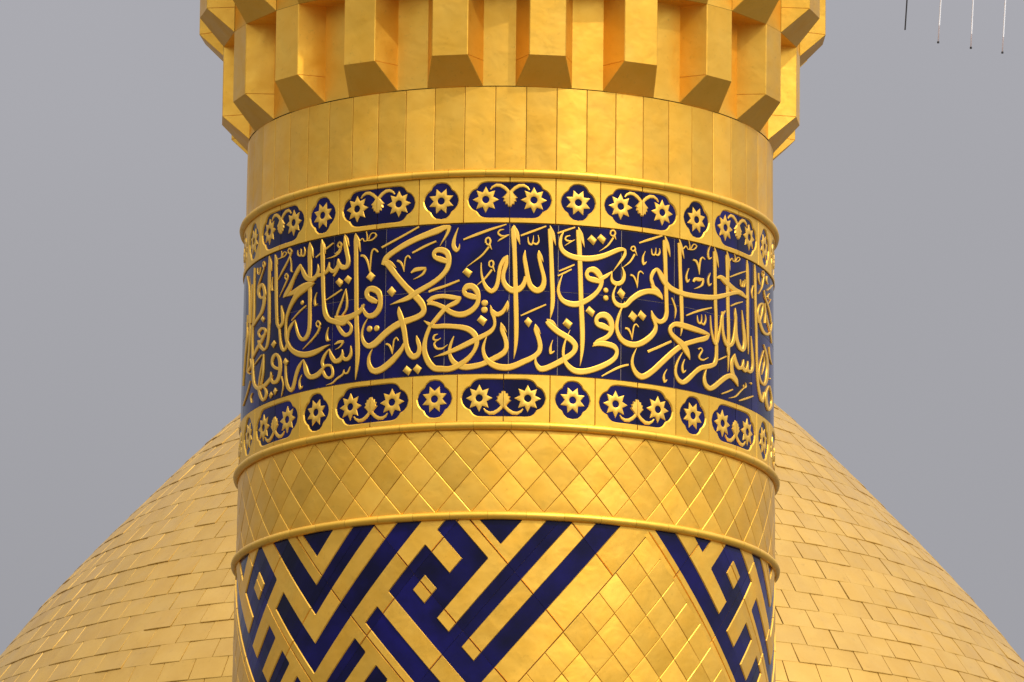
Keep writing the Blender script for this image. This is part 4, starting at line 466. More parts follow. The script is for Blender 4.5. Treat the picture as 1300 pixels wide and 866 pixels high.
M 5519,14684,5501,14691 5642,14701,5618,14710 5767,14718,5742,14729 5887,14733,5870,14743 6015,14750,6001,14757
M 5905,14914,5926,14915 5900,14889,5938,14892 5912,14869,5960,14875 5947,14862,5986,14871 6015,14863,5982,14868 6040,14886,6001,14883 6041,14913,6020,14912
M 6010,14867,6029,14876 6050,14866,6074,14876 6123,14871,6078,14875 6149,14899,6102,14895 6139,14931,6117,14929
L 6204,15080,6233,15082 6200,15052,6268,15058 6196,15021,6299,15030 6196,14941,6317,14950 6200,14845,6315,14853 6205,14725,6314,14733 6212,14611,6311,14618 6220,14550,6313,14556 6232,14494,6313,14500 6251,14437,6303,14441 6274,14381,6291,14382
L 6595,15076,6628,15079 6600,15044,6666,15050 6604,15007,6699,15015 6614,14907,6719,14915 6629,14788,6724,14795 6653,14657,6750,14664 6680,14526,6778,14534 6693,14412,6790,14419 6711,14308,6811,14315 6732,14239,6841,14248 6770,14179,6894,14190 6823,14134,6974,14148 6900,14098,7067,14116 6966,14082,7123,14100 7144,14081,7065,14089 7228,14121,7123,14115 7261,14171,7215,14168
M 6525,14915,6551,14916 6472,14884,6518,14886 6436,14853,6499,14858 6447,14832,6514,14838 6470,14813,6540,14819
M 7092,15058,7068,15062 7154,15065,7125,15070 7170,15068,7216,15077 7207,15060,7280,15067 7211,15046,7284,15050 7167,15033,7228,15034 7154,15028,7124,15019 7138,15037,7077,15031 7114,15056,7063,15051
M 7192,15031,7265,15036 7138,14988,7218,14993 7067,14946,7140,14949 6955,14910,6999,14910 6831,14873,6850,14873
M 6850,15032,6880,15035 6841,15001,6890,15004 6850,14972,6910,14978 6888,14960,6941,14966 6934,14950,6979,14955
M 7445,15055,7489,15058 7427,15030,7499,15035 7434,15009,7520,15017 7482,15002,7551,15010 7540,14999,7593,15005
M 7510,14949,7462,14950 7682,14971,7614,14972 7877,14996,7775,14995 8063,15023,7940,15018 8276,15052,8146,15045
M 7723,14948,7783,14951 7622,14930,7695,14932 7552,14912,7647,14919 7566,14899,7666,14909 7653,14894,7717,14905 7795,14905,7786,14909 7932,14917,7927,14921
M 7895,14915,7965,14918 7707,14880,7753,14882 7547,14848,7576,14849
L 6897,14661,6823,14655 6867,14698,6786,14691 6861,14734,6773,14728 6906,14768,6808,14764 6985,14798,6893,14798 7061,14813,6999,14817 7083,14818,7153,14831 7101,14799,7205,14807 7067,14759,7168,14766 6993,14719,7080,14723 6899,14676,6974,14679
L 7234,14833,7328,14841 7277,14801,7374,14810 7307,14768,7407,14776 7297,14730,7391,14736 7272,14689,7359,14696
L 7213,14929,7259,14934 7229,14904,7313,14911 7264,14879,7377,14890 7368,14856,7493,14869 7496,14835,7630,14848 7626,14809,7766,14823 7748,14784,7891,14796 7824,14760,7965,14772 7890,14736,8024,14748
L 5171,14625,5255,14630 5171,14557,5252,14562 5180,14493,5264,14500 5200,14448,5299,14458 5242,14410,5355,14425 5296,14384,5416,14406 5409,14369,5449,14400 5551,14386,5469,14404 5647,14412,5529,14418 5712,14456,5588,14452 5739,14503,5625,14498 5765,14555,5656,14549 5774,14603,5668,14596 5768,14627,5663,14618 5754,14646,5658,14638 5730,14666,5668,14661 5701,14686,5682,14685
L 5672,14596,5769,14603 5673,14533,5777,14540 5687,14473,5802,14483 5718,14432,5854,14447 5782,14399,5925,14422 5873,14382,5996,14408 6034,14379,6000,14403 6153,14412,6003,14410 6191,14446,6039,14438 6172,14500,6038,14488 6114,14557,6007,14548 6051,14623,5985,14617 5982,14690,5961,14688
L 5376,14391,5464,14398 5371,14369,5477,14377 5372,14347,5487,14356 5385,14330,5486,14338 5402,14314,5482,14320
M 5345,14307,5363,14301 5272,14296,5296,14288 5200,14285,5226,14276 5126,14272,5144,14264 5051,14258,5062,14253
L 5813,14110,5790,14107 5822,14137,5715,14125 5810,14163,5650,14140 5742,14181,5594,14153 5686,14193,5536,14173 5646,14215,5509,14202 5624,14241,5505,14233 5629,14267,5506,14261 5646,14293,5529,14290 5667,14317,5593,14318 5694,14343,5668,14344
L 5667,14342,5695,14345 5656,14308,5742,14316 5665,14276,5795,14291 5708,14250,5854,14272 5812,14233,5891,14265 5952,14242,5909,14267 6065,14264,5947,14270 6092,14297,5999,14292 6072,14328,6046,14326
L 5946,14256,6067,14278 6004,14242,6145,14266 6132,14233,6149,14263 6257,14255,6130,14261 6296,14275,6176,14273 6292,14303,6216,14298 6265,14331,6242,14329
L 6157,14252,6236,14273 6232,14244,6338,14269 6373,14242,6367,14268 6499,14263,6380,14270 6554,14285,6433,14282 6576,14332,6460,14323 6552,14385,6438,14376 6497,14455,6423,14449 6427,14528,6403,14526
M 6129,14159,6150,14161 6145,14142,6185,14147 6142,14130,6193,14130 6110,14124,6130,14118 6043,14114,6072,14110 5964,14096,5999,14093 5883,14077,5920,14073 5787,14052,5830,14048 5691,14031,5718,14023 5573,14015,5578,14008 5441,14000,5443,13998
M 6047,14138,6069,14139 6040,14126,6075,14129 6053,14116,6084,14123 6103,14118,6098,14124 6141,14122,6138,14127
O 6411,14172 9
M 5183,14009,5169,14016 5289,14022,5270,14031 5397,14036,5373,14046 5501,14052,5478,14061 5605,14069,5587,14076
M 5858,14002,5844,14009 6015,14018,5994,14029 6181,14037,6152,14049 6353,14059,6324,14069 6533,14083,6512,14090
L 6839,14715,6913,14722 6861,14685,6969,14695 6900,14656,7037,14670 6975,14624,7147,14643 7118,14601,7290,14627 7304,14600,7429,14627 7582,14616,7529,14631 7845,14653,7654,14647 8015,14688,7832,14678 8102,14726,7946,14714 8123,14761,8007,14752
L 7377,14756,7458,14763 7444,14725,7557,14735 7525,14695,7664,14708 7636,14673,7781,14687 7757,14651,7901,14664 7865,14621,7990,14631 7973,14589,8063,14596
L 7178,14520,7221,14525 7225,14501,7314,14511 7274,14481,7408,14494 7365,14445,7528,14460 7440,14405,7619,14420 7453,14362,7652,14377 7412,14316,7622,14330 7318,14263,7549,14276 7224,14232,7349,14224 7200,14233,7099,14210 7085,14234,6964,14216 6981,14251,6875,14240 6926,14280,6843,14273 6922,14313,6852,14308 6962,14352,6901,14349 7070,14412,7022,14410 7216,14477,7182,14476
M 7167,14440,7193,14443 7209,14416,7269,14422 7229,14390,7313,14396 7158,14341,7218,14344 7054,14286,7078,14288
L 7613,14245,7716,14250 7467,14212,7585,14217 7354,14179,7496,14187 7306,14145,7470,14157 7312,14112,7496,14127 7371,14070,7594,14090 7565,14048,7678,14074 7907,14088,7678,14080 8100,14125,7839,14110 8158,14161,7922,14143 8090,14189,7913,14175 7942,14222,7811,14211 7781,14255,7677,14246
L 7642,14537,7705,14542 7661,14497,7752,14504 7709,14461,7818,14471 7820,14442,7920,14451 7967,14428,8054,14435
O 7757,14306 7
"""

# ------------------------------------------------------------------ ground and far building
mb = MB(); mb.add([(-2500, -2500, 0), (2500, -2500, 0), (2500, 2500, 0), (-2500, 2500, 0)], [(0, 1, 2, 3)])
link('courtyard_ground', mb.mesh('courtyard_ground', M['paving'], 0), kind='structure')

# ------------------------------------------------------------------ the minaret
T = empty('minaret', (0, 0, 0), 'gold and blue round minaret with raised calligraphy, standing in front of the golden dome', 'minaret')
mb = MB()
Z = lambda z: z+EYE
ringmesh(mb, [(2.06, 0), (RW(11)-.015, Z(11.0)), (RW(17.6)-.015, Z(17.6)), (RW(17.6)-.3, Z(17.65))], 120)
link('shaft_core', mb.mesh('shaft_core', M['seam'], 40), T)
mb = MB(); ringmesh(mb, [(2.30, 0), (2.30, 1.2), (2.10, 1.5), (RW(11)+.02, Z(10.9)), (RW(11)+.05, Z(10.95)), (RW(11)-.02, Z(11.02))], 120)
link('lower_shaft', mb.mesh('lower_shaft', M['gold'], 40), T)

# -- round mouldings, made of short bent lengths
def moulding(z, r, off, ang0, n=46):
    mb = MB(); st = 360/n; k = 12; sg = 4; g = .05
    for j in range(sg+1):
        th = g/2+(st-g)*j/sg
        for i in range(k):
            a = math.pi*2*i/k
            e = .0 if 0 < j < sg else -.0006
            mb.v.append(P(th, z+(r+e)*math.sin(a), off+(r+e)*math.cos(a)))
    for j in range(sg):
        for i in range(k): mb.f.append((j*k+i, (j+1)*k+i, (j+1)*k+(i+1) % k, j*k+(i+1) % k))
    me = mb.mesh('moulding_length', M['gold_frieze'], 50)
    for i in range(n): link('moulding_length', me, T, rad(ang0+st*i))
moulding(15.456, .031, .013, 2.75)
moulding(13.597, .031, .013, 0.9)
moulding(12.940, .031, .013, 4.1)

# -- plain band of upright sheets under the brackets
mb = MB(); w_ = 360/55
t0, t1 = -w_/2, w_/2; z0, z1 = 15.47, 16.1045
q = [(t0, z0), (t1, z0), (t1, z1), (t0, z1)]; gq = .0018; bv = .003
qa = inset([(t*MPD, z) for t, z in q], gq); qb = inset([(t*MPD, z) for t, z in q], gq+bv)
vs = [P(s/MPD, z, -.016) for s, z in qa]+[P(s/MPD, z, -.004) for s, z in qa]
sa, sb = qb[0][0]/MPD, qb[1][0]/MPD; za, zb = qb[0][1], qb[2][1]; nn = 4
vs2 = [P(sa+(sb-sa)*i/nn, zz, -.001-.0012*(1-math.sin(math.pi*i/nn))) for zz in (za, zb) for i in range(nn+1)]
mb.add(vs, [(i, (i+1) % 4, 4+(i+1) % 4, 4+i) for i in range(4)])
b0 = len(mb.v); mb.v += vs2
mb.f += [(b0+i, b0+i+1, b0+nn+2+i, b0+nn+1+i) for i in range(nn)]
mb.f += [tuple([4, 5]+[b0+i for i in range(nn, -1, -1)]), (5, 6, b0+2*nn+1, b0+nn), tuple([6, 7]+[b0+nn+1+i for i in range(nn+1)]), (7, 4, b0, b0+nn+1)]
me = mb.mesh('upright_sheet', M['gold'], 20)
for i in range(55): link('upright_sheet', me, T, rad(3.3+w_*(i+.5)))

# -- the brackets (two tiers) and what closes the gaps between them
NB = 19; PT = 360/NB; R1 = RW(16.1)+.002; PR = .19; ZA = 16.104; ZB = 16.822; HB = .205; HF = .131
def bracket(hb, rb, hf, rf, za, zt, name):
    """hb/hf half widths, rb/rf distances of back and front plane from the axis"""
    mb = MB(); c = PR; s = .002
    B = lambda x, z: (x, -rb, Z(z)); F = lambda x, z: (x, -rf, Z(z))
    e = .004
    # front, its edges turned back a little
    mb.add([F(-hf+e, za+c+e), F(hf-e, za+c+e), F(hf-e, zt), F(-hf+e, zt)], [(0, 1, 2, 3)])
    for sx in (-1, 1):
        a = (sx*(hf-e), -rf, Z(za+c+e)); b = (sx*(hf-e), -rf, Z(zt))
        dx, dy = hb-hf, rf-rb; l = math.hypot(dx, dy); ux, uy = dx/l, dy/l
        c1 = (sx*(hf+e*ux), -rf+e*uy, Z(za+c+s)); c2 = (sx*(hf+e*ux), -rf+e*uy, Z(zt))
        d1 = (sx*hb, -rb, Z(za+c+s)); d2 = (sx*hb, -rb, Z(zt))
        mb.add([a, c1, c2, b], [(0, 1, 2, 3)]); mb.add([c1, d1, d2, c2], [(0, 1, 2, 3)])
        # fold of the joint, then the three-cornered piece under it
        k1 = (sx*(hf+e*ux), -rf+e*uy, Z(za+c-s)); k2 = (sx*hb, -rb, Z(za+c-s)); k3 = (sx*hb, -rb, Z(za+.003))
        i1 = (sx*(hf+e*ux-.004), -rf+e*uy+.004, Z(za+c)); i2 = (sx*(hb-.004), -rb+.004, Z(za+c))
        mb.add([c1, d1, i2, i1, k1, k2], [(0, 1, 2, 3), (3, 2, 5, 4)])
        mb.add([k1, k2, k3], [(0, 1, 2)])
        mb.add([a, c1, k1, F(sx*(hf-e), za+c-s)], [(0, 1, 2, 3)])
        mb.add([k1, k3, (sx*(hb-.004), -rb, Z(za)), (sx*(hf-e), -rf, Z(za+c-s))], [(0, 1, 2, 3)])
    mb.add([(-(hb-.004), -rb, Z(za)), (hb-.004, -rb, Z(za)), (hf-e, -rf, Z(za+c-s)), (-(hf-e), -rf, Z(za+c-s)),
            F(hf-e, za+c+e), F(-hf+e, za+c+e)], [(0, 1, 2, 3), (3, 2, 4, 5)])
    mb.add([(-hb, -rb, Z(zt)), (hb, -rb, Z(zt)), F(hf, zt), F(-hf, zt)], [(0, 1, 2, 3)])
    return mb.mesh(name, M['gold'], 20)
rb1 = math.sqrt(R1*R1-HB*HB); rf1 = R1+PR
fr = math.hypot(HF, rf1); fa = math.atan2(HF, rf1)            # front corner, polar
ha = rad(PT)/2-fa; hb2 = fr*math.sin(ha); rb2 = fr*math.cos(ha); rf2 = rb2+PR+.006
me1 = bracket(HB, rb1, HF, rf1, ZA, ZB, 'bracket'); me2 = bracket(hb2, rb2, .146, rf2, ZB, ZB+1.0, 'bracket')
ba = math.atan2(HB, rb1)
def poly3(pts, m, name): mb = MB(); mb.add(pts, [tuple(range(len(pts)))]); return mb.mesh(name, m, 0)
pol = lambda r, a, z: (r*math.sin(a), -r*math.cos(a), Z(z))
h = rad(PT)/2
mb = MB(); n = 4                                             # wall between two lower brackets
for zz in (ZA+.002, ZB): mb.v += [pol(R1, -(h-ba)+2*(h-ba)*i/n, zz) for i in range(n+1)]
mb.f = [(i, i+1, n+2+i, n+1+i) for i in range(n)]
mw1 = mb.mesh('wall_sheet', M['gold'], 30)
ms = poly3([pol(R1-.01, -(h-ba), ZB-.001), pol(fr, -(h-fa), ZB-.001), pol(fr, h-fa, ZB-.001), pol(R1-.01, h-ba, ZB-.001)], M['gold'], 'soffit')
mw2 = poly3([(-HF, -rf1+.002, Z(ZB+.003)), (HF, -rf1+.002, Z(ZB+.003)), (HF, -rf1+.002, Z(ZB+1)), (-HF, -rf1+.002, Z(ZB+1))], M['gold'], 'wall_sheet')
C0 = 6.95
for i in range(NB):
    a = rad(C0+PT*i)
    link('bracket', me1, T, a); link('wall_sheet', mw1, T, a+h); link('soffit', ms, T, a+h)
    link('bracket', me2, T, a+h); link('wall_sheet', mw2, T, a)
mb = MB(); ringmesh(mb, [(1.7, Z(ZB+1.0)), (2.62, Z(ZB+1.0)), (2.66, Z(ZB+1.04)), (2.66, Z(ZB+1.2)), (2.60, Z(ZB+1.24)), (2.60, Z(ZB+2.2)), (2.52, Z(ZB+2.2)), (2.52, Z(ZB+1.24)), (1.0, Z(ZB+1.24))], 96)
link('gallery', mb.mesh('gallery', M['gold'], 30), T)
mb = MB(); ringmesh(mb, [(1.5, Z(ZB+1.2)), (1.45, Z(ZB+4.2)), (1.7, Z(ZB+4.4)), (1.7, Z(ZB+4.5)), (1.3, Z(ZB+5.2)), (.5, Z(ZB+6.3)), (.02, Z(ZB+7.0))], 64)
link('lantern', mb.mesh('lantern', M['gold'], 40), T)

# -- friezes of cartouches and quatrefoils
FP = 9.72; UD = .166/7.222
def frieze(zlo, zhi, seam0, pitch, flip):
    vh = (zhi-zlo)/425.0; zc = (zlo+zhi)/2; sy = -1 if flip else 1
    def Q(U, V, h, half=0):                                  # drawing units -> face
        return P(U*UD*pitch/FP, zc-V*vh*sy, h)
    HT = .009; HU = 211.0; HV = 212.0
    def resample(pl, n):
        d = [0]
        for a, b in zip(pl, pl[1:]): d.append(d[-1]+math.dist(a, b))
        out = []; j = 0
        for i in range(n):
            t = d[-1]*i/(n-1)
            while j < len(d)-2 and d[j+1] < t: j += 1
            f = (t-d[j])/((d[j+1]-d[j]) or 1); out.append((pl[j][0]+(pl[j+1][0]-pl[j][0])*f, pl[j][1]+(pl[j+1][1]-pl[j][1])*f))
        return out
    cart = [(0, -162), (-200, -162), (-240, -158), (-268, -145), (-288, -122), (-300, -100), (-322, -93), (-345, -78), (-368, -45), (-380, 0),
            (-368, 45), (-345, 78), (-322, 93), (-300, 102), (-288, 122), (-268, 145), (-240, 158), (-200, 163), (0, 163)]
    ql = [(0, -165), (-45, -158), (-78, -132), (-95, -98), (-125, -78), (-150, -42), (-160, 0)]
    qf = ql+[(x, -y) for x, y in ql[-2::-1]]+[(-x, -y) for x, y in ql[1:]]+[(-x, y) for x, y in ql[-2:0:-1]]+[(0, -165)]
    def body(inner, outer, ox, closed):
        """gold sheet between the opening (inner) and the sheet's rim (outer), both resampled"""
        n = len(inner); mb = MB(); cxs = sum(p[0] for p in inner)/n; rows = []
        def toward(p, d): 
            l = math.hypot(p[0]-cxs, p[1]) or 1; return (p[0]+(p[0]-cxs)/l*d, p[1]+p[1]/l*d)
        e = 2.2
        cl = lambda p, m: (max(-HU*(2 if not closed else 1)+m, min((HU if closed else 0)-m*(1), p[0])), max(-HV+m, min(HV-m, p[1])))
        r0 = [(p, -.002) for p in inner]; r1 = [(toward(p, 3), HT*.4) for p in inner]; r2 = [(toward(p, 12), HT) for p in inner]
        r4 = [(cl(o, e+3), HT) for o in outer]; r5 = [(cl(o, e), HT-.003) for o in outer]; r6 = [(cl(o, e), -.012) for o in outer]
        if not closed:
            for r in (r1, r2):
                for k in range(len(r)):
                    p, hh = r[k]; r[k] = ((min(p[0], -e-1), p[1]), hh)
            r0 = [((min(p[0], -e-1), p[1]), hh) for p, hh in r0]
        r3 = [(((a[0][0]+b[0][0])/2, (a[0][1]+b[0][1])/2), HT) for a, b in zip(r2, r4)]
        for row in (r0, r1, r2, r3, r4, r5, r6): mb.v += [Q(p[0]-ox, p[1], hh) for p, hh in row]
        for k in range(6):
            for i in range(n-1): mb.f.append((k*n+i, k*n+i+1, (k+1)*n+i+1, (k+1)*n+i))
        if not closed:
            for i in (0, n-1): mb.f.append(tuple(k*n+i for k in range(7)))
        return mb.mesh('frieze_sheet', M['gold_frieze'], 12)
    n = 61
    outer_h = resample([(0, -HV), (-2*HU, -HV), (-2*HU, HV), (0, HV)], n)
    inner_h = resample(cart, n)
    # match rim samples to opening samples by direction
    def raymatch(inner, c, x0, x1):
        out = []
        for p in inner:
            dx, dy = p[0]-c[0], p[1]-c[1]; t = 1e9
            if dx > 1e-6: t = min(t, (x1-c[0])/dx)
            if dx < -1e-6: t = min(t, (x0-c[0])/dx)
            if dy > 1e-6: t = min(t, (HV-c[1])/dy)
            if dy < -1e-6: t = min(t, (-HV-c[1])/dy)
            out.append((c[0]+dx*t, c[1]+dy*t))
        return out
    def corners(out, x0, x1):                                # snap the nearest sample onto each rim corner
        for cxy in ((x0, -HV), (x1, -HV), (x1, HV), (x0, HV)):
            k = min(range(len(out)), key=lambda i: math.dist(out[i], cxy))
            if math.dist(out[k], cxy) < 60: out[k] = cxy
        return out
    oh = raymatch(inner_h, (-HU*.9, 0), -2*HU, 0); oh = [(x, y) if i not in (0, n-1) else (0, math.copysign(HV, y)) for i, (x, y) in enumerate(oh)]
    # samples near the seam: keep them above/below their opening samples
    oh = [((p[0], math.copysign(HV, p[1])) if p[0] > -200 else o) for p, o in zip(inner_h, oh)]
    oh = corners(oh, -2*HU, 0)
    mh = body(inner_h, oh, -HU, False)
    qn = resample(qf, 65); oq = corners(raymatch(qn, (0, 0), -HU, HU), -HU, HU); oq[-1] = oq[0]
    mq = body(qn, oq, 0, True)
    def field(x0, x1):
        mb = MB(); k = 6; e = 3
        for i in range(k+1):
            U = x0+e+(x1-x0-2*e)*i/k; mb.v += [Q(U, -HV+6, .0), Q(U, HV-6, .0)]
        mb.f = [(2*i, 2*i+2, 2*i+3, 2*i+1) for i in range(k)]
        return mb.mesh('blue_field', M['blue'], 40)
    mf = field(-HU, HU)
    def rosette(cx, cy, ro, rot):
        mb = MB(); k = 8; r1 = 34; H = .008; ring = []
        for i in range(2*k):
            a = math.pi*i/k+rot; tip = i % 2 == 0
            ca, sa_ = math.cos(a), math.sin(a)
            r = ro if tip else ro*.60
            mb.v += [Q(cx+(r)*ca, cy+(r)*sa_, .0), Q(cx+(r-(5 if tip else 4))*ca, cy+(r-(5 if tip else 4))*sa_, H*.55),
                     Q(cx+ro*(.62 if tip else .52)*ca, cy+ro*(.62 if tip else .52)*sa_, H*1.05 if tip else H*.80), Q(cx+(r1+8)*ca, cy+(r1+8)*sa_, H),
                     Q(cx+r1*ca, cy+r1*sa_, H*.7), Q(cx+r1*ca, cy+r1*sa_, 0)]
        for i in range(2*k):
            j = (i+1) % (2*k)
            for q_ in range(5): mb.f.append((6*i+q_, 6*j+q_, 6*j+q_+1, 6*i+q_+1))
        return mb.mesh('rosette', M['gold_relief'], 25)
    mrq = rosette(0, 0, 125, rad(22.5))
    mrc = rosette(-220+HU, -2, 124, 0)
    mrc2 = rosette(220-HU, -2, 124, 0)
    def vine(sgn, ox):
        """stem arching from the flower to the bud, and half of the bud"""
        mb = MB()
        pts = [(-178, -95, 10), (-160, -118, 18), (-125, -136, 26), (-85, -133, 28), (-48, -112, 28), (-22, -88, 26), (-8, -60, 22)]
        L_ = []; 
        for i, (x, y, w0) in enumerate(pts):
            a, b = pts[max(0, i-1)], pts[min(len(pts)-1, i+1)]; dx, dy = b[0]-a[0], b[1]-a[1]; l = math.hypot(dx, dy); nx, ny = -dy/l, dx/l
            L_.append([(x+nx*w0*.62*t, y+ny*w0*.62*t, hh) for t, hh in ((1, 0), (.8, .005), (0, .007), (-.8, .005), (-1, 0))])
        for r in L_: mb.v += [Q(sgn*min(p[0], -1)-ox, p[1], p[2]) for p in r]
        mb.f = [(5*i+j, 5*i+j+1, 5*i+6+j, 5*i+5+j) for i in range(len(pts)-1) for j in range(4)]
        bud = [(-1, -95), (-22, -78), (-42, -50), (-72, -22), (-54, -12), (-62, 14), (-44, 18), (-42, 42), (-22, 42), (-18, 60), (-1, 64)]
        n0 = len(mb.v); nb = len(bud)
        mb.v += [Q(sgn*x-ox, y, 0) for x, y in bud]+[Q(sgn*(x*.86-1), (y+10)*.9-10, .012) for x, y in bud] if False else [Q(sgn*x-ox, y, 0) for x, y in bud]+[Q(sgn*(min(x*.84, -1))-ox, (y+12)*.88-12, .008) for x, y in bud]
        mb.f += [(n0+i, n0+i+1, n0+nb+i+1, n0+nb+i) for i in range(nb-1)]
        c = len(mb.v); mb.v.append(Q(sgn*-2-ox, -12, .011)); mb.f += [(n0+nb+i, n0+nb+i+1, c) for i in range(nb-1)]
        mb.f.append(tuple([n0, n0+nb, c, n0+2*nb-1, n0+nb-1]))
        return mb.mesh('vine_and_bud', M['gold_relief'], 30)
    mv1 = vine(1, -HU); mv2 = vine(-1, HU)
    # mirrored half-cartouche sheet
    mhm = mh.copy(); 
    for v in mhm.vertices: v.co.x = -v.co.x
    mhm.flip_normals()
    for i in range(37):
        k = (i+36) % 37 if False else i
        a = rad(seam0+pitch*(i-18)-pitch/2); ph = (i-18) % 3  # tile i ends at seam0 + pitch*(i-18)
        if i == 36: ph = 1
        if ph == 0:   me, ro_, vi = mh, mrc, mv1
        elif ph == 1: me, ro_, vi = mhm, mrc2, mv2
        else:         me, ro_, vi = mq, mrq, None
        t = link('frieze_sheet', me, T, a)
        link('blue_field', mf, t); link('rosette', ro_, t)
        if vi: link('vine_and_bud', vi, t)
frieze(15.088, 15.428, 0.0, 9.72, False)
frieze(13.625, 13.975, -0.85, 9.69, True)

# -- blue calligraphy ground: two rows of enamel sheets with pale joints
seams = [-174, -160, -146, -132.5, -118.5, -105, -92, -80, -67, -53.7, -40.3, -26.9, -13.5, .1, 10.4, 24.4, 37.6, 51.2, 64.8, 78.5, 92, 105.5, 119, 132.5, 146, 160, 173]
for row, (za, zb) in enumerate(((13.978, 14.592), (14.592, 15.085))):
    for i in range(len(seams)):
        a, b = seams[i], seams[(i+1) % len(seams)]
        if b < a: b += 360
        mb = MB(); k = 5; g = .075; gz = .002
        for j in range(k+1):
            th = a+g+(b-a-2*g)*j/k; mb.v += [P(th, za+gz, 0), P(th, zb-gz, 0), P(th, za+gz, -.01), P(th, zb-gz, -.01)]
        mb.f = [(4*j, 4*j+4, 4*j+5, 4*j+1) for j in range(k)]+[(4*j+2, 4*j+6, 4*j+4, 4*j) for j in range(k)]+[(4*j+1, 4*j+5, 4*j+7, 4*j+3) for j in range(k)]+[(0, 1, 3, 2), (4*k, 4*k+2, 4*k+3, 4*k+1)]
        link('blue_sheet', mb.mesh('blue_sheet', M['blue'], 40), T)
mb = MB(); ringmesh(mb, [(RW(13.98)-.003, Z(13.978)), (RW(15.08)-.003, Z(15.085))], 144)
link('joint_backing', mb.mesh('joint_backing', M['grout'], 40), T)

# -- raised lettering: each pen stroke is L/R edge pairs, 1/100 degree and millimetres
def cat(A, n=2):
    if len(A) < 3: return A
    Q_ = [tuple(2*a-b for a, b in zip(A[0], A[1]))]+A+[tuple(2*a-b for a, b in zip(A[-1], A[-2]))]; o = []
    for i in range(1, len(Q_)-2):
        for j in range(n):
            t = j/n; o.append(tuple(.5*(2*b+(c-a)*t+(2*a-5*b+4*c-d)*t*t+(3*b-a-3*c+d)*t**3) for a, b, c, d in zip(*Q_[i-1:i+3])))
    o.append(A[-1]); return o
cnt = 0
hp = [(.015, -.25), (.02, .45), (.055, .76), (.10, .94), (.16, 1.0), (.22, 1.0)]
PROF = hp+[(1-t, q_) for t, q_ in hp[::-1]]; K = len(PROF)          # cross-section of a pen stroke: rounded arris, flat face
for line in LETTERS.strip().split('\n'):
    tk = line.split(); kind = tk[0]; cnt += 1; dh = (cnt % 9)*.0003; mb = MB()
    if kind == 'L' or kind == 'M':
        A = cat([tuple(float(x) for x in t.split(',')) for t in tk[1:]]); HH = .0085 if kind == 'L' else .007
        for a in A:
            L_, R_ = (a[0]/100, a[1]/1000), (a[2]/100, a[3]/1000)
            wd = math.hypot((L_[0]-R_[0])*MPD, L_[1]-R_[1]); H = min(HH, .004+.42*wd)+dh
            for t, q_ in PROF:
                mb.v.append(P(L_[0]+(R_[0]-L_[0])*t, L_[1]+(R_[1]-L_[1])*t, H*q_))
        n = len(A)
        mb.f = [(K*i+j, K*i+j+1, K*i+K+1+j, K*i+K+j) for i in range(n-1) for j in range(K-1)]
        mb.f += [tuple(range(K)), tuple(range(K*n-1, K*n-K-1, -1))]
        link('letter_stroke' if kind == 'L' else 'vowel_mark', mb.mesh('letter_stroke', M['gold_relief'], 45), T)
    else:
        if kind == 'D': pl = [tuple(float(x) for x in t.split(',')) for t in tk[1:]]; pl = [(x/100, y/1000) for x, y in pl]
        else:
            x, y = [float(q_) for q_ in tk[1].split(',')]; r = abs(float(tk[2]))/1000
            pl = [(x/100+r/MPD*math.cos(q_*math.pi/7), y/1000+r*math.sin(q_*math.pi/7)) for q_ in range(14)]
        qq = [(s*MPD, z) for s, z in pl]; mn = min(math.dist(qq[i], qq[i-1]) for i in range(len(qq))) if kind == 'D' else r
        b1 = min(.007, mn*.25); plate(mb, pl, H=.010+dh, gap=0, bev=b1, drop=.005, pillow=.002)
        link('letter_dot', mb.mesh('letter_dot', M['gold_relief'], 30), T)

# -- band of lozenge sheets
z0, z1 = 12.968, 13.572; dz = (z1-z0)/4; dt = 7.5
def tl(): return (rnd.uniform(-.012, .012), rnd.uniform(-.012, .012))
for i in range(48):
    t0 = .3+dt*i
    for row in range(-1, 4):                                 # five rows of centres, the outer two cut in half
        zc = z0+dz*(row+1); tt = t0+(dt/2 if row % 2 else 0)
        pl = [(tt-dt/2, zc), (tt, zc-dz), (tt+dt/2, zc), (tt, zc+dz)]
        if row == -1: pl = [(tt-dt/2, zc), (tt+dt/2, zc), (tt, zc+dz)]
        if row == 3: pl = [(tt-dt/2, zc), (tt, zc-dz), (tt+dt/2, zc)]
        mb = MB(); plate(mb, pl, H=.004, gap=.0011, bev=.0035, drop=.0025, pillow=.005, tilt=tl())
        link('lozenge_sheet', mb.mesh('lozenge_sheet', M['gold'], 20), T)

# -- square-kufic pattern: enamel sheets with raised gold bars, on a diagonal grid
blue = set()
def bl(u0, u1, v0, v1):
    for u in range(u0, u1):
        for v in range(v0, v1): blue.add((u, v))
bl(-2, -1, -1, 6); bl(-2, 1, -1, 0); bl(0, 1, -1, 2); bl(-2, 3, 1, 2); bl(2, 3, -1, 2); bl(-2, 13, 3, 4); bl(-2, 13, 5, 6); bl(4, 9, -5, 2)
bl(-4, -3, -1, 20); bl(-2, -1, -1, 20); bl(-11, -5, -1, 0); bl(-11, -5, 1, 2); bl(-11, -5, 3, 4)
bl(-6, 9, -5, -4); bl(-6, -5, -12, -4); bl(-8, 9, -3, -2); bl(-8, -7, -7, -2); bl(-4, 0, -12, -6)
bl(-10, -7, -11, -8); blue.discard((-9, -10)); bl(-12, -7, -9, -8); bl(-12, -11, -30, 20); bl(-11, -9, -7, -6); bl(-11, -9, -5, -4); bl(-11, -9, -3, -2)
bl(-10, -7, -16, -12)
blue = {c for c in blue if c[1] < 6}
UV = lambda u, v, dth, dz_: (-16.87+2.635*(u+v)+dth, 12.523+.1068*(u-v)+dz_)
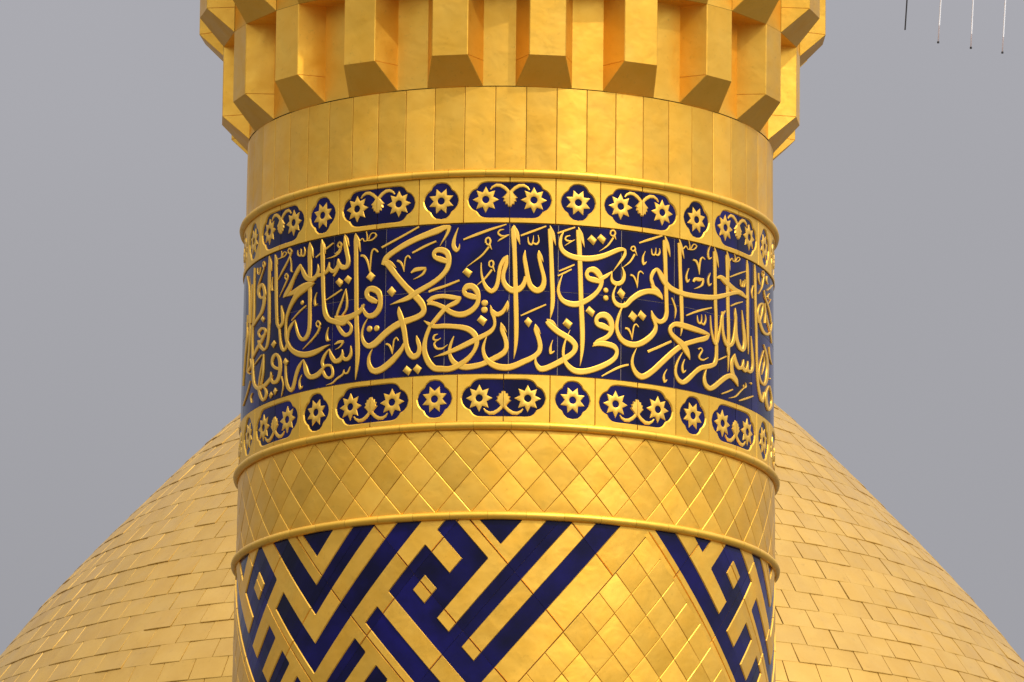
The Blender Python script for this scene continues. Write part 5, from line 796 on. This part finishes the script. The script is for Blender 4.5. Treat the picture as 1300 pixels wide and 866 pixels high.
ZTOP, ZBOT = 12.925, 11.02
for per in range(3):
    dth, dz_ = 120.6*per, .0748*per
    if per == 2: dth, dz_ = -119.4, -.0748
    zz = lambda p: 12.523+.1068*(p[0]-p[1])+dz_
    cl = [lambda p: ZTOP-zz(p), lambda p: zz(p)-ZBOT, lambda p: p[0]+12.75, lambda p: 7.45-p[1]]
    def clipall(pl):
        for f in cl:
            pl = clip(pl, f)
            if len(pl) < 3: return []
        return pl
    for a in range(-5, 6):
        for b in range(-8, 3):
            U0, V0 = -.4+4*a, -.5+4*b
            if V0 > 7: continue
            U1, V1 = U0+4, V0+4
            if V0 >= 3.4: V1 = 7.45
            if b > 0 and V0 > 7.4: continue
            if not clipall([(U0, V0, 0), (U1, V0, 0), (U1, V1, 0), (U0, V1, 0)]): continue
            g = .008; bs = MB(); comp = {}; hasblue = False
            us = [U0]+[k for k in range(math.floor(U0)+1, math.ceil(U1)) if k < U1]+[U1]
            vs_ = [V0]+[k for k in range(math.floor(V0)+1, math.ceil(V1)) if k < V1]+[V1]
            cells = {}
            for ui in range(len(us)-1):
                for vi in range(len(vs_)-1):
                    c = (math.floor((us[ui]+us[ui+1])/2), math.floor((vs_[vi]+vs_[vi+1])/2)); cells[(ui, vi)] = c
                    if c in blue and len(clipall([(us[ui], vs_[vi], 0), (us[ui+1], vs_[vi], 0), (us[ui+1], vs_[vi+1], 0), (us[ui], vs_[vi+1], 0)])) > 2: hasblue = True
            seen = {}
            for k in cells:                                  # join touching gold cells into one bar
                if cells[k] in blue or k in seen: continue
                st_ = [k]; seen[k] = k
                while st_:
                    x, y = st_.pop()
                    for q_ in ((x+1, y), (x-1, y), (x, y+1), (x, y-1)):
                        if q_ in cells and cells[q_] not in blue and q_ not in seen: seen[q_] = k; st_.append(q_)
            for (ui, vi), c in cells.items():
                    ua, ub, va, vb = us[ui], us[ui+1], vs_[vi], vs_[vi+1]
                    e = [g if ui == 0 else 0, g if ui == len(us)-2 else 0, g if vi == 0 else 0, g if vi == len(vs_)-2 else 0]
                    A0, A1, B0, B1 = ua+e[0], ub-e[1], va+e[2], vb-e[3]
                    if hasblue:
                        pl = clipall([(A0, B0, 0), (A1, B0, 0), (A1, B1, 0), (A0, B1, 0)])
                        if pl: bs.add([P(*UV(p[0], p[1], dth, dz_), p[2]) for p in pl], [tuple(range(len(pl)))])
                    if c in blue: continue
                    gl = comp.setdefault(seen[(ui, vi)], MB())
                    nbr = [(ua == us[0]) or ((c[0]-1, c[1]) in blue), (ub == us[-1]) or ((c[0]+1, c[1]) in blue),
                           (va == vs_[0]) or ((c[0], c[1]-1) in blue), (vb == vs_[-1]) or ((c[0], c[1]+1) in blue)]
                    d = [.04*x for x in nbr]; H = .008
                    top = [(A0+d[0], B0+d[2], H), (A1-d[1], B0+d[2], H), (A1-d[1], B1-d[3], H), (A0+d[0], B1-d[3], H)]
                    low = [(A0, B0, -.002), (A1, B0, -.002), (A1, B1, -.002), (A0, B1, -.002)]
                    fl = [top]
                    for k, kk in ((0, 2), (1, 1), (2, 3), (3, 0)):
                        if nbr[kk]: fl.append([low[k], low[(k+1) % 4], top[(k+1) % 4], top[k]])
                    for pl in fl:
                        pl = clipall(pl)
                        if pl: gl.add([P(*UV(p[0], p[1], dth, dz_), p[2]) for p in pl], [tuple(range(len(pl)))])
            t = T
            if bs.v: t = link('enamel_sheet', bs.mesh('enamel_sheet', M['blue'], 30), T)
            for gl in comp.values():
                if gl.v: link('gold_bar' if bs.v else 'gold_sheet', gl.mesh('gold_bar', M['gold'], 25), t)
    # plain gilt field between two patterns
    ul = [10.6, 9.29]+[7.85-1.4375*k for k in range(0, 24)]; vl = [7.45+1.345*k for k in range(0, 20)]
    for i in range(len(ul)-1):
        for j in range(len(vl)-1):
            pl = [(ul[i+1], vl[j], 0), (ul[i], vl[j], 0), (ul[i], vl[j+1], 0), (ul[i+1], vl[j+1], 0)]
            for f in cl[:2]:
                pl = clip(pl, f) if len(pl) > 2 else []
            if len(pl) < 3: continue
            mb = MB(); q = [UV(p[0], p[1], dth, dz_) for p in pl]
            ar = abs(sum(q[k-1][0]*q[k][1]-q[k][0]*q[k-1][1] for k in range(len(q))))
            if ar < .06: continue
            plate(mb, q, H=.008, gap=.0011, bev=.0035, drop=.0025, pillow=.005, tilt=tl())
            link('lozenge_sheet', mb.mesh('lozenge_sheet', M['gold'], 20), T)

# ------------------------------------------------------------------ the dome behind
DX, DY = .12, 108-64.6848
D = empty('dome', (DX, DY, 0), 'large golden onion dome of overlapping gilt tiles rising behind the minaret', 'dome')
prof = [(6.70, 19.75), (6.27, 20.3), (5.84, 20.85), (5.43, 21.32), (5.02, 21.77), (4.61, 22.2), (4.20, 22.63), (3.79, 23.04), (3.41, 23.4),
        (2.92, 23.82), (2.25, 24.3), (1.45, 24.85), (.8, 25.45), (.3, 26.2), (.05, 26.9)]
low = [(7.2, 16.9), (7.42, 17.6), (7.38, 18.4), (7.15, 19.1)]
pf = [(r, z) for r, z in low+prof]
mb = MB(); ringmesh(mb, [(6.9, 0), (6.9, Z(15.6)), (7.2, Z(16.0))]+[(r-.05, Z(z)) for r, z in pf], 96)
link('dome_core', mb.mesh('dome_core', M['seam'], 40), D)
pts = []
d = [0]
sm = cat([tuple(p) for p in pf], 12)
for a, b in zip(sm, sm[1:]): d.append(d[-1]+math.dist(a, b))
def at(s):
    j = max(0, min(len(d)-2, next((i for i in range(len(d)-1) if d[i+1] >= s), len(d)-2))); f = (s-d[j])/((d[j+1]-d[j]) or 1)
    return tuple(x+(y-x)*f for x, y in zip(sm[j], sm[j+1]))
NT = 100; RH = .316; rows = int(d[-1]/RH); st = 360/NT
lip = .014; vis = []; rest = MB()
camp = Vector((0, -64.6848, EYE))
for k in range(rows):
    (ra, za), (rb, zb) = at(k*RH), at((k+1)*RH+.01)
    dr, dz_ = rb-ra, zb-za; l = math.hypot(dr, dz_); nr, nz = dz_/l, -dr/l      # outward normal
    g = .04*min(1, 5/max(ra, 1)); hs_ = st/2; mes = []
    def V(t, f, h):
        f = f0+f*(1-f0); r = ra+dr*f+nr*h; z = za+dz_*f+nz*h; a = rad(t); return (r*math.sin(a), -r*math.cos(a), Z(z))
    c = .025
    for lip, f0, c0 in ((.005, .005, .0), (.007, .009, .0015), (.011, .016, .0), (.006, .008, -.002)):
        mb = MB()
        mb.v = [V(-hs_+g, 0, lip-.002), V(0, 0, lip-.002), V(hs_-g, 0, lip-.002), V(-hs_+g+c, .02, lip), V(0, .02, lip+.003), V(hs_-g-c, .02, lip),
                V(-hs_+g+c, 1, .001+c0), V(0, 1, .003), V(hs_-g-c, 1, .001-c0), V(-hs_+g, 1, -.012), V(hs_-g, 1, -.012), V(-hs_+g, .0, -.012), V(hs_-g, 0, -.012), V(0, 0, -.012)]
        mb.f = [(0, 1, 4, 3), (1, 2, 5, 4), (3, 4, 7, 6), (4, 5, 8, 7), (0, 3, 6, 9), (5, 2, 10, 8), (11, 0, 9), (2, 12, 10), (11, 13, 1, 0), (13, 12, 2, 1)]
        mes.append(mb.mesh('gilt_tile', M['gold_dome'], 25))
    for i in range(NT):
        off = (st/2 if k % 2 else 0)+.8; a = (off+st*i+180) % 360-180
        me = mes[rnd.choice((0, 0, 1, 1, 2, 3))]; zc, rc = (za+zb)/2, (ra+rb)/2
        pos = Vector((DX+rc*math.sin(rad(a)), DY-rc*math.cos(rad(a)), Z(zc)))
        xpx = 650+11413.8*(pos.x)/(pos.y+64.68)
        inview = 19.4 < zc < 23.7 and -4 < xpx < 1304 and abs(a) < 86 and not (312 < xpx < 972)
        vis.append((inview, me, a))
n_in = sum(1 for v in vis if v[0])
print('dome tiles in view', n_in)
vis_in = sorted((v for v in vis if v[0]), key=lambda v: abs(abs(v[2])-42))
keep = set(id(v) for v in vis_in[:300])
for v in vis:
    ok, me, a = v
    j = (rnd.uniform(-.0025, .0025), rnd.uniform(-.0025, .0025))
    if id(v) in keep:
        o = link('gilt_tile', me, D, rad(a)); o.rotation_euler.x = j[0]*.09; o.rotation_euler.y = j[1]*.09
    else:
        ca, sa_ = math.cos(rad(a)), math.sin(rad(a))
        rest.add([(x.co.x*ca-x.co.y*sa_, x.co.x*sa_+x.co.y*ca, x.co.z) for x in me.vertices], [tuple(p.vertices) for p in me.polygons])
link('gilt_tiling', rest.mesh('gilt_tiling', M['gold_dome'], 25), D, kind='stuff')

# ------------------------------------------------------------------ thin rods hanging at the top right
def rod(name, x0, z0, x1, z1, ztop, sections, label):
    """x0,z0 = lower tip, direction towards (x1, z1); sections = [(length or None, radius, material, part)]"""
    o = empty(name, (x0, 0, Z(z0)), label, 'rod', 'thin rods at the upper right')
    dx, dz_ = x1-x0, z1-z0; l = math.hypot(dx, dz_); ux, uz = dx/l, dz_/l; s = 0; tot = (ztop-z0)/uz
    for ln, r, m_, nm in sections:
        e = tot if ln is None else s+ln; mb = MB(); k = 10
        for t, rr in ((s, r*.8), (s+.001, r), (e-.001, r), (e, r*.8)):
            for i in range(k):
                a = 2*math.pi*i/k; mb.v.append((ux*t+rr*math.cos(a), rr*math.sin(a), uz*t))
        mb.f = [(q_*k+i, q_*k+(i+1) % k, (q_+1)*k+(i+1) % k, (q_+1)*k+i) for q_ in range(3) for i in range(k)]+[tuple(range(k-1, -1, -1)), tuple(range(3*k, 4*k))]
        link(nm, mb.mesh(nm, m_, 40), o); s = e
    return o
zt = 19.46
rod('hanging_rod', 2.9242, 17.0708, 2.9385, 17.3012, zt, [(.012, .006, M['black'], 'tip'), (None, .0055, M['black'], 'shaft')], 'black thin rod nearest the minaret, hanging down from above the frame')
rod('hanging_rod', 3.1703, 16.971, 3.1906, 17.3043, zt, [(.014, .0085, M['black'], 'tip'), (.12, .0045, M['pink'], 'sleeve'), (None, .0055, M['white'], 'shaft')], 'white thin rod directly right of the black one, shortest of the white rods')
rod('hanging_rod', 3.4134, 16.9315, 3.4309, 17.3072, zt, [(.014, .0085, M['black'], 'tip'), (.10, .0045, M['pink'], 'sleeve'), (None, .0055, M['white'], 'shaft')], 'white thin rod in the middle of the three white rods, second from the right edge')
rod('hanging_rod', 3.6476, 16.898, 3.6713, 17.3101, zt, [(.014, .0085, M['black'], 'tip'), (.11, .0045, M['pink'], 'sleeve'), (None, .0055, M['white'], 'shaft')], 'white thin rod farthest from the minaret, reaching lowest of the four')
mb = MB(); k = 10
for x in (2.5, 3.95):
    for i in range(k): a = 2*math.pi*i/k; mb.v.append((x, .03*math.cos(a), Z(zt)+.03+.03*math.sin(a)))
mb.f = [(i, (i+1) % k, k+(i+1) % k, k+i) for i in range(k)]+[tuple(range(k-1, -1, -1)), tuple(range(k, 2*k))]
mb.add([(2.48, -.03, Z(ZB+1.2)), (2.56, -.03, Z(ZB+1.2)), (2.56, .03, Z(ZB+1.2)), (2.48, .03, Z(ZB+1.2)), (2.48, -.03, Z(zt)+.06), (2.56, -.03, Z(zt)+.06), (2.56, .03, Z(zt)+.06), (2.48, .03, Z(zt)+.06)],
       [(0, 1, 5, 4), (1, 2, 6, 5), (2, 3, 7, 6), (3, 0, 4, 7), (4, 5, 6, 7)])
link('carrying_arm', mb.mesh('carrying_arm', M['black'], 40), T)
